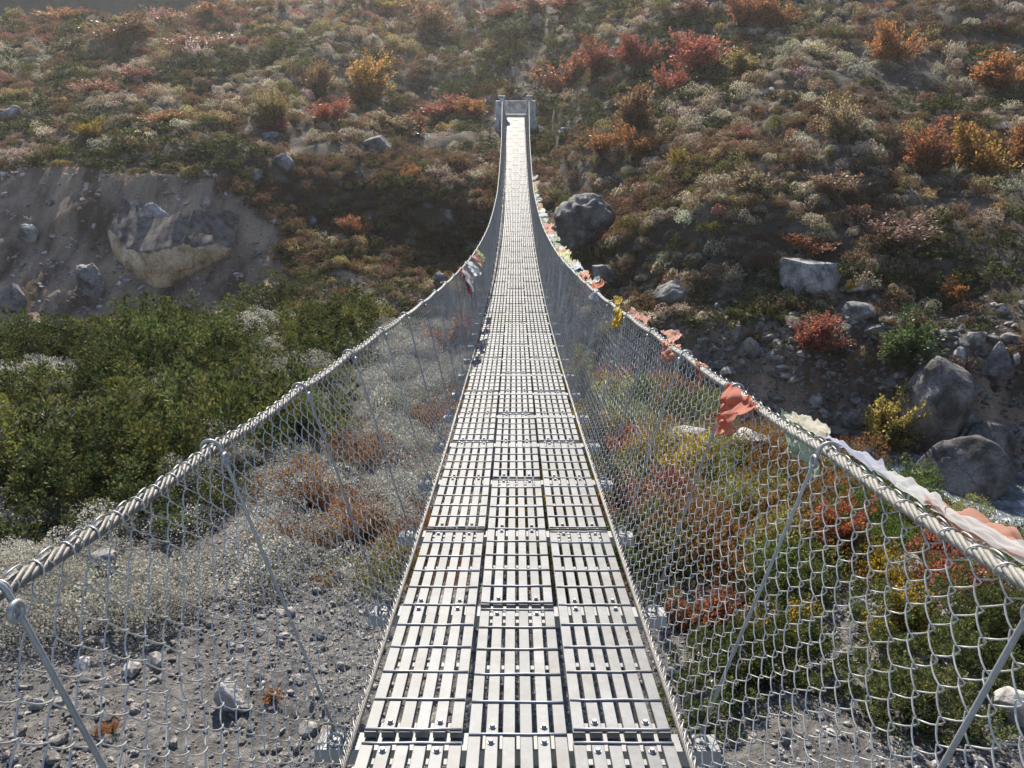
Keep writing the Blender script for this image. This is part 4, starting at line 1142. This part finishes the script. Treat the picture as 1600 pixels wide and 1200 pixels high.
# loose stones
stones = []
for i in range(7):
    rr = np.random.default_rng(600 + i); V = ICO2[0].copy()
    for _ in range(9):
        nn = rr.normal(size=3); nn /= np.linalg.norm(nn); V = V - np.clip(V @ nn - rr.uniform(.45, .8), 0, None)[:, None] * nn
    V *= [1, rr.uniform(.6, .95), rr.uniform(.4, .75)]
    stones.append((V * 0.5, ICO2[1]))
def loose():
    r = np.random.default_rng(33)
    # gravel of the near bank
    n_ = 110000
    Y = r.uniform(2.2, 10.5, n_) ; X = r.uniform(-1, 1, n_) * (0.72 * Y + 2.5)
    n1 = fbm(X * .9, Y * .9, 611, 3)
    k = (r.random(n_) < np.clip(0.5 + (n1 - .4) * 2.2, .4, 1)); X, Y = X[k], Y[k]; Z = terrain(X, Y)
    s = np.clip(r.lognormal(-3.95, 0.75, len(X)), .009, .24)
    g = r.uniform(.45, 1.5, (len(X), 1)) * np.where(X[:, None] > 0.6, 1.45, 1.0) * np.where(r.random((len(X), 1)) < .06, 1.7, 1.0)
    t = np.array([1.0, .965, .95])[None] * g
    scatter("gravel", "grey angular gravel and stone chips on the near bank", stones, np.stack([X, Y, Z + s * .1], 1), r.uniform(0, 6.28, len(X)), np.stack([s, s, s], 1), r.integers(0, 7, len(X)), t, M_STONE_I, r.normal(0, .35, (len(X), 2)))
    # rubble of the cut banks, stream bed and hillside
    n_ = 44000
    X = r.uniform(-48, 40, n_); d = r.uniform(-9, 6, n_); Y = toe_y(X) + d
    Z = terrain(X, Y)
    slope = np.abs(terrain(X, Y + .25, False) - terrain(X, Y - .25, False)) / .5
    k = (Y > edge_y(X) + 1) & (r.random(n_) < np.where(X > 2, .75, .5)); X, Y, Z = X[k], Y[k], Z[k]
    s = np.clip(r.lognormal(-2.2, 0.75, len(X)), .04, .8) * np.where(X > 3, 1.15, .75)
    t = np.array([1.0, .95, .93])[None] * r.uniform(.7, 1.6, (len(X), 1))
    m3 = 7000; X3 = r.uniform(2.5, 26, m3); Y3 = toe_y(X3) + r.uniform(-3, 4, m3)
    X = np.concatenate([X, X3]); Y = np.concatenate([Y, Y3]); Z = np.concatenate([Z, terrain(X3, Y3)])
    s = np.concatenate([s, np.clip(r.lognormal(-1.75, .75, m3), .06, .95)]); t = np.concatenate([t, np.array([1.05, 1, .95])[None] * r.uniform(.4, 1.05, (m3, 1))])
    m4 = 1700; X4 = r.uniform(-46, -12, m4); Y4 = toe_y(X4) + r.uniform(0.5, 9.5, m4)
    X = np.concatenate([X, X4]); Y = np.concatenate([Y, Y4]); Z = np.concatenate([Z, terrain(X4, Y4)])
    s = np.concatenate([s, np.clip(r.lognormal(-1.9, .7, m4), .06, .8)]); t = np.concatenate([t, np.array([1.1, 1, .93])[None] * r.uniform(.9, 2.1, (m4, 1))])
    m2 = 9000; X2 = r.uniform(-45, 45, m2); Y2 = toe_y(X2) + r.uniform(3, 60, m2); k2 = np.abs(X2) < .75 * Y2 + 4; X2, Y2 = X2[k2], Y2[k2]
    X = np.concatenate([X, X2]); Y = np.concatenate([Y, Y2]); Z = np.concatenate([Z, terrain(X2, Y2)])
    s = np.concatenate([s, np.clip(r.lognormal(-1.9, .6, len(X2)), .07, .7)]); t = np.concatenate([t, np.array([1.05, 1, .97])[None] * r.uniform(.8, 1.7, (len(X2), 1))])
    scatter("rubble", "stones and rubble stuck in the eroded banks and the stream bed", stones, np.stack([X, Y, Z], 1), r.uniform(0, 6.28, len(X)), np.stack([s, s, s], 1), r.integers(0, 7, len(X)), t, M_STONE_I, r.normal(0, .5, (len(X), 2)))
loose()

# ------------------------------------------------------------------ single bushes
FEATH = []
for i in range(5):
    (fv, ff), (sv, sf) = feathery(700 + i, 95, 44)
    a = mesh_np("foliage", fv, ff); a.materials.append(M_LEAF)
    b = mesh_np("stems", sv, sf); b.materials.append(M_TWIG)
    FEATH.append((a, b))
BIG = []
for i in range(3):
    (fv, ff), (sv, sf) = feathery(740 + i, 120, 60, 0.6, 1.0, (0.045, 0.028), 0.22)
    a = mesh_np("foliage", fv, ff); a.materials.append(M_LEAF)
    b = mesh_np("stems", sv, sf); b.materials.append(M_TWIG)
    BIG.append((a, b))
JUNB = []
for i in range(3):
    V, F = plumes(760 + i, 90, 90, 0.55, 0.7, (0.036, 0.016), fat=0.085); a = mesh_np("foliage", V, F); a.materials.append(M_NEEDLE); grow(a, i, 360)
    r = np.random.default_rng(i); S = np.zeros((14, 3)); E_ = r.normal(0, .25, (14, 3)); E_[:, 2] = .4
    V, F = twig_tubes(S, E_, .012, .005); b = mesh_np("stems", V, F); b.materials.append(M_TWIG)
    JUNB.append((a, b))

def bush(px, py, w, h, color, label, kind="f", group=None):
    X, Y, Z, D = spot(px, py)
    wm, hm = w * D / 1200.0, h * D / 1200.0
    P = {"f": FEATH, "b": BIG, "j": JUNB}[kind]
    fo, st = random.choice(P)
    root = empty("bush", (X, Y, Z - 0.05 * hm), (0, 0, random.uniform(0, 6.28)))
    sx = wm / 1.0; sz = hm / 0.98 * 1.08
    if kind == "j": sz = hm / .75
    for nm, me in (("foliage", fo), ("stems", st)):
        o = obj(nm, me, None, root); o.scale = (sx, sx, sz)
        o.color = (*np.clip(np.asarray(color) * random.uniform(.88, 1.12), 0, 1), 1)
    tag(root, label, "bush", group)
    return root

RB = np.array([0.27, 0.115, 0.06]); BR = np.array([0.21, 0.12, 0.06]); TAN = np.array([0.25, 0.19, 0.11]); GO = np.array([0.36, 0.20, 0.05])
HB = "autumn bushes on the far hillside"
bushes = [
 (568, 152, 84, 66, GO, "big golden-orange bush standing tallest on the slope left of the bridge end", "b"),
 (490, 146, 64, 48, BR, "brown bush close beside the tall golden-orange bush", "f"),
 (434, 194, 66, 52, np.array([.2, .15, .055]), "olive-brown bush above the dark red one on the terrace", "b"),
 (428, 212, 52, 28, np.array([.24, .06, .05]), "low dark red bush over a low boulder", "f"),
 (514, 196, 64, 44, RED * 1.05, "red-orange bush below the brown one", "f"),
 (690, 182, 92, 34, RED * 1.1, "wide low red bush above the scree mound", "f"),
 (742, 182, 60, 32, ORANGE, "low orange bush next to the anchorage", "f"),
 (614, 212, 92, 40, TAN, "grey-tan bush left of the scree mound", "f"),
 (650, 210, 44, 36, RB, "small rust bush at the edge of the scree mound", "f"),
 (185, 66, 90, 54, BR * 1.1, "large red-brown bush on the upper terrace, tallest near the crest", "b"),
 (96, 34, 76, 24, ORANGE, "long low orange bush on the crest of the upper terrace", "f"),
 (262, 36, 72, 24, PINK, "pinkish low bush on the crest below the dark mountain", "f"),
 (334, 26, 70, 28, ORANGE * .9, "orange-pink bush on the crest beside the pinkish one", "f"),
 (408, 14, 44, 20, YELLOW * .7, "small yellow bush on the crest at the top of the picture", "f"),
 (606, 16, 52, 18, YELLOW * .75, "yellow bush at the top of the picture left of the bridge", "f"),
 (672, 58, 92, 62, BR * 1.05, "tall brown-red bush high above the bridge end", "b"),
 (558, 374, 48, 42, RB * 1.1, "lone orange-red bush in the brown heath below the shaded bank", "f"),
 (640, 285, 30, 28, ORANGE, "little orange bush on the rim of the shaded bank", "f"),
 (150, 150, 80, 26, PINK, "low pink bush in the middle of the terrace heath", "f"),
 (210, 128, 70, 26, PINK * 1.05, "low pink bush just above another pink one on the terrace", "f"),
 (330, 80, 110, 26, PINK * .95, "long pinkish bush patch across the upper terrace", "f"),
 (250, 196, 60, 24, ORANGE * .85, "low dull orange bush near the landslide's upper rim", "f"),
 (140, 218, 40, 30, YELLOW * .6, "straw-yellow bush on the rim of the landslide", "f"),
 (880, 142, 100, 70, RB * 1.1, "big rust-orange bush right above the bridge anchorage", "b"),
 (930, 122, 70, 58, RED * 1.0, "rust-red bush joined to the big one above the anchorage", "b"),
 (1002, 102, 72, 52, RED * 1.05, "red bush between the rust-red and the bright red bushes", "b"),
 (1088, 108, 90, 58, RED * 1.25, "brightest red bush of the group right of the bridge end", "b"),
 (1043, 148, 56, 42, RED * 1.15, "small red bush in front of the bright red one", "f"),
 (988, 200, 88, 72, BR, "brown-red bush standing above the orange pair", "b"),
 (945, 246, 64, 46, ORANGE * .95, "orange bush of a touching pair beside the bridge, nearer the cable", "f"),
 (1002, 248, 78, 54, ORANGE * .9, "orange bush of a touching pair beside the bridge, farther from the cable", "f"),
 (1066, 262, 54, 30, YELLOW * .6, "low yellow-olive bush right of the orange pair", "f"),
 (1152, 118, 74, 38, np.array([.26, .2, .07]), "yellow-green bush right of the bright red one", "f"),
 (1160, 40, 80, 52, RB * 1.05, "red-brown bush at the top of the slope right of the bridge", "b"),
 (1215, 42, 70, 50, ORANGE * .9, "orange bush beside the red-brown one at the top", "b"),
 (1080, 32, 60, 36, PINK * .9, "pinkish-brown bush at the top above the red bushes", "f"),
 (1398, 98, 72, 70, ORANGE * 1.05, "upright orange bush alone high on the slope", "b"),
 (1566, 140, 110, 62, ORANGE, "wide orange bush at the picture's edge, upper one", "b"),
 (1450, 268, 90, 76, RB, "rust-pink bush forming the near side of the largest bush group", "b"),
 (1530, 278, 120, 96, GO * .9, "largest golden-brown bush at the picture's edge", "b"),
 (1590, 262, 80, 80, ORANGE * .8, "orange-brown bush behind the largest golden-brown one", "b"),
 (1318, 220, 80, 66, TAN * 1.05, "tan feathery bush in the middle of the slope", "b"),
 (1385, 388, 140, 54, np.array([.22, .13, .10]), "wide dull pink-brown bush above the flat block boulder", "f"),
 (1265, 396, 84, 34, RB * .95, "low rusty bush just above the flat block boulder", "f"),
 (1262, 540, 108, 68, np.array([.25, .085, .055]), "rust-red bush on the rim of the eroded bank", "b"),
 (1494, 470, 54, 36, ORANGE * .95, "small round orange bush low on the slope near the edge", "f"),
 (1420, 566, 110, 82, np.array([.085, .12, .045]), "green feathery bush on the rim of the eroded bank", "b"),
 (1330, 455, 22, 18, YELLOW, "tiny yellow bush touching the flat block boulder", "f"),
 (1378, 694, 108, 100, np.array([.33, .26, .07]), "yellow-leaved bush in front of the tall leaning boulder", "b"),
 (1300, 305, 90, 40, HEATH * 1.3, "brown heath bush in the middle of the right slope", "f"),
 (1180, 300, 80, 40, TAN * .8, "grey-brown bush beside the thin scree path", "f"),
 (832, 22, 70, 26, PINK * 1.05, "red bush at the top directly above the anchorage", "f"),
 (780, 30, 80, 26, RED * .9, "long red bush at the top left of the worn path", "f"),
 (880, 16, 60, 24, RED, "red bush at the top right of the worn path", "f"),
 (800, 66, 90, 34, JUN * 1.2, "dark green bush on the worn path above the anchorage", "j"),
 (925, 640, 120, 100, np.array([.27, .25, .05]), "yellow-green bush seen through the netting beside the deck", "b"),
 (708, 548, 100, 62, RB * 1.1, "rust bush seen through the netting under the white flag", "b"),
 (1210, 1010, 110, 90, YELLOW * .95, "bright yellow shrub seen through the netting near the bottom", "b"),
 (1400, 1000, 130, 80, YELLOW * .85, "yellow-green shrub beside the rubble patch under the netting", "b"),
 (1085, 990, 110, 90, np.array([.27, .10, .05]), "rust-brown shrub next to the deck seen through the netting", "b"),
 (1290, 850, 110, 90, np.array([.33, .09, .04]), "flame-red shrub in the middle of the autumn scrub", "b"),
 (1050, 800, 80, 70, RED * 1.05, "crimson shrub close to the deck in the autumn scrub", "b"),
 (1180, 1060, 150, 100, JUN * 1.6, "dark green juniper bush at the foot of the autumn scrub", "j"),
 (1430, 1130, 190, 110, JUN * 1.7, "broad green juniper bush by the suspender rod near the bottom", "j"),
 (1570, 1010, 120, 90, JUN * 1.6, "green juniper bush at the picture's edge under the flags", "j"),
 (590, 850, 80, 60, np.array([.2, .105, .045]), "orange-brown shrub beside the deck under the netting", "b"),
 (480, 800, 80, 50, np.array([.2, .105, .05]), "russet shrub in the silver scrub under the netting", "b"),
 (520, 540, 130, 90, JUN * 1.5, "bright green juniper bush topping the thicket by the cable", "j"),
 (430, 500, 130, 80, JUN * 1.2, "dark juniper bush on the crest of the thicket below the ledge", "j"),
 (250, 560, 150, 80, JUN * 1.25, "broad juniper bush in the middle of the thicket's crest", "j"),
 (70, 590, 150, 90, JUN * 1.2, "juniper bush on the thicket's crest at the picture's edge", "j"),
 (410, 520, 50, 50, WHITE * .9, "silvery white bush poking out of the juniper crest", "f"),
 (90, 630, 60, 60, WHITE * .85, "silvery white bush in the thicket near the picture's edge", "f"),
 (60, 710, 110, 70, WHITE * .7, "wide silvery bush under the thicket near the picture's edge", "f"),
 (170, 1150, 44, 20, ORANGE * 1.0, "small orange plant on the gravel beside the suspender rod", "f"),
 (420, 1095, 36, 16, ORANGE * 1.05, "tiny orange plant on the gravel by the squarish stone", "f"),
]
for bb in bushes:
    px, py, w, h, colr, lab, kd = bb
    bush(px, py, w, h, colr, lab, kd, HB if py < 600 and kd != "j" else None)

# ------------------------------------------------------------------ prayer flags tied to the hand cables
def cloth(name, label, y0, y1, side, drop, color, up=0.0, outward=0.03, crumple=0.03, seed=0, cat="prayer flag", group=None, shape="hang", nu=48, nv=20):
    """cloth held by the hand cable from y0 to y1; v runs down (hang) or outward and down (stream)"""
    r = np.random.default_rng(seed)
    u = np.linspace(0, 1, nu); v = np.linspace(0, 1, nv)
    U, Vv = np.meshgrid(u, v, indexing='ij')
    yy = y0 + (y1 - y0) * U
    c = hand(yy.ravel(), side).reshape(nu, nv, 3)
    f1 = fbm(U * 3 + seed, Vv * 2.0, 900 + seed, 3) - .5; f2 = fbm(U * 7 + seed, Vv * 5.0, 950 + seed, 3) - .5
    P = c.copy()
    ox = outward * (0.4 + np.sin(Vv * np.pi * .5))
    taper = 1 - 0.35 * Vv * r.random()
    if shape == "hang":
        P[..., 0] += side * (0.026 * np.cos(np.clip(Vv * 8, 0, np.pi)) * -1 * 0 + ox) + crumple * (f1 * 2 + f2)
        P[..., 2] += 0.028 - drop * Vv * (0.85 + 0.5 * f1) 
        P[..., 1] += (0.5 - U) * (y1 - y0) * (1 - taper) + crumple * f2 * 1.6
    elif shape == "wrap":
        a = -0.6 + Vv * 3.6
        R = 0.03 + 0.012 * (f1 + .5) + crumple * np.clip(f2 + .2, 0, 1)
        P[..., 0] += side * -np.cos(a) * R; P[..., 2] += np.sin(a) * R
        P[..., 1] += crumple * f2
    elif shape == "stream":
        P[..., 0] += side * (0.015 + drop * Vv * (0.9 + .4 * f1)); P[..., 2] += 0.03 + up * Vv + crumple * (f1 * 2 + f2)
        P[..., 1] += crumple * f2 * 2 + (0.5 - U) * (y1 - y0) * .25 * Vv
    P[..., 2] += crumple * 0.2 * np.sin(U * 23 + 3 * f1 + seed) * Vv; P[..., 0] += side * crumple * 0.12 * np.sin(U * 31 + seed * 2) * Vv
    ragged = 0.12 * (fbm(U * 14, U * 0 + seed, 990 + seed, 2) - .5)
    P[..., 2] += ragged * drop * Vv * (1 if shape == 'hang' else .4)
    org = P.reshape(-1, 3).mean(0)
    idx = np.arange(nu * nv).reshape(nu, nv)
    F = np.stack([idx[:-1, :-1], idx[1:, :-1], idx[1:, 1:], idx[:-1, 1:]], -1).reshape(-1, 4)
    me = mesh_np("prayer_flag", P.reshape(-1, 3) - org, F, True)
    o = obj("prayer_flag", me, M_CLOTH, None, tuple(org)); o.color = (*color, 1)
    tag(o, label, cat, group)
    return o
CORAL = (.62, .20, .13); PALE = (.62, .60, .55); CREAM = (.55, .52, .42); SAGE = (.36, .44, .30); LILAC = (.46, .47, .56); YEL = (.55, .37, .05); PKW = (.62, .34, .27); LIME = (.55, .58, .25)
cloth("f", "coral red flag crumpled over the hand cable above the autumn scrub", 2.82, 3.2, 1, .2, (.55, .19, .13), outward=-.07, crumple=.07, seed=1)
cloth("f", "sage green flag hanging outside the netting below the cable", 2.42, 2.74, 1, .24, (.30, .36, .25), outward=.07, crumple=.03, seed=2)
cloth("f", "pale cream flag spread over the cable next to the sage green one", 2.24, 2.62, 1, .045, CREAM, up=.01, crumple=.02, seed=3, shape="stream")
cloth("f", "long pale lilac flag streaming along the outer side of the cable", 1.78, 2.34, 1, .035, LILAC, up=.005, crumple=.02, seed=4, shape="stream")
cloth("f", "white flag streaming on top of the cable before the coral pink one", 1.55, 1.92, 1, .03, (.55, .54, .53), up=.015, crumple=.012, seed=5, shape="stream")
cloth("f", "long coral pink flag streaming off the cable at the picture's edge", 1.12, 1.66, 1, .10, (.5, .25, .18), up=.0, crumple=.025, seed=6, shape="stream")
cloth("f", "white fringe flag along the cable in front of the coral pink one", 1.15, 1.62, 1, .022, (.55, .53, .51), up=.02, crumple=.01, seed=7, shape="stream")
cloth("f", "yellow flag caught inside the netting below the cable", 6.4, 6.85, 1, .2, YEL, outward=-.03, crumple=.06, seed=8)
cloth("f", "small yellow knot of cloth on top of the cable above the yellow flag", 6.9, 7.15, 1, .05, YEL, up=.02, crumple=.04, seed=9, shape="stream")
cloth("f", "orange flag flying outward from the cable past the yellow knot", 8.6, 8.95, 1, .13, (.52, .24, .15), up=.03, crumple=.06, seed=10, shape="stream")
cloth("f", "pink-white flag lying along the cable nearest past the yellow flag", 5.5, 6.3, 1, .055, PKW, up=.02, crumple=.05, seed=11, shape="stream")
cloth("f", "orange-pink flag hanging inside the netting nearer than the yellow flag", 4.4, 4.72, 1, .14, (.5, .25, .18), outward=-.02, crumple=.05, seed=12)
cloth("f", "pale pink scrap on the cable above the orange-pink flag", 4.6, 5.0, 1, .06, PKW, up=.02, crumple=.04, seed=13, shape="stream")
cloth("f", "small orange scrap under the cable between coral and orange-pink flags", 3.75, 3.95, 1, .10, (.6, .25, .15), outward=.0, crumple=.04, seed=14)
cloth("f", "white flag flying from the cable beside the orange one", 9.0, 9.4, 1, .13, PALE, up=.03, crumple=.05, seed=15, shape="stream")
cloth("f", "grey-white bunched cloth hanging in the netting before the orange flag", 8.1, 8.6, 1, .12, (.55, .57, .6), outward=-.02, crumple=.07, seed=16)
# faded tatters crowding the farther cable
tat = [("faded pink", (.62, .35, .28)), ("whitish", PALE), ("cream", CREAM), ("lime", LIME), ("pale blue", (.5, .55, .66)), ("brick-red", (.66, .33, .22)), ("grey-white", (.7, .68, .62)), ("sage", SAGE)]
ORD = "first second third fourth fifth sixth seventh eighth ninth tenth eleventh twelfth thirteenth fourteenth fifteenth sixteenth".split()
seen = {}
y = 9.6; i = 0
while y < 33:
    nm, cc = tat[(i * 5 + i // 8) % 8]
    ln = random.uniform(.4, .8)
    k = seen.get(nm, 0); seen[nm] = k + 1
    cloth("f", "%s tattered flag, %s of its colour along the far half of the flagged cable" % (nm, ORD[k]), y, y + ln, 1, random.uniform(.12, .26), cc, up=random.uniform(-.05, .06), crumple=.07, seed=60 + i, shape="stream" if i % 3 else "hang", outward=.05, group="faded flags bunched along the farther cable", nu=12, nv=8)
    y += ln * random.uniform(.5, .85) * (1 + max(0, y - 24) * .12); i += 1
# the few on the other cable
cloth("f", "white flag hanging inside the cable opposite the long flag bunch", 10.6, 11.3, -1, .34, (.6, .6, .6), outward=-.14, crumple=.05, seed=31)
cloth("f", "grey-white bunched cloth just past the white flag on the same cable", 11.5, 12.6, -1, .25, (.6, .6, .62), outward=-.12, crumple=.09, seed=32)
cloth("f", "small lime-yellow flag past the bunched cloth on the white flag's cable", 14.0, 14.7, -1, .2, LIME, outward=-.1, crumple=.08, seed=33)
cloth("f", "small pink flag between the lime-yellow flag and the bunched cloth", 13.1, 13.8, -1, .2, PKW, outward=-.1, crumple=.08, seed=34)
cloth("f", "dark red flag end dangling under the white flag", 10.9, 11.2, -1, .42, (.3, .08, .08), outward=-.1, crumple=.05, seed=35)

# ------------------------------------------------------------------ thin valley haze
def haze():
    b = MB(); b.box(-560, 560, -300, 470, -110, 105)
    m, n, l = new_mat("thin_haze")
    out = n.new("ShaderNodeOutputMaterial"); v = n.new("ShaderNodeVolumePrincipled")
    v.inputs["Color"].default_value = (0.93, 0.9, 0.88, 1)
    v.inputs["Density"].default_value = 0.00045
    v.inputs["Anisotropy"].default_value = 0.55
    l.new(v.outputs[0], out.inputs["Volume"])
    o = obj("haze", b.mesh("haze"), m)
    tag(o, "thin pale haze in the valley air", kind="stuff")
haze()
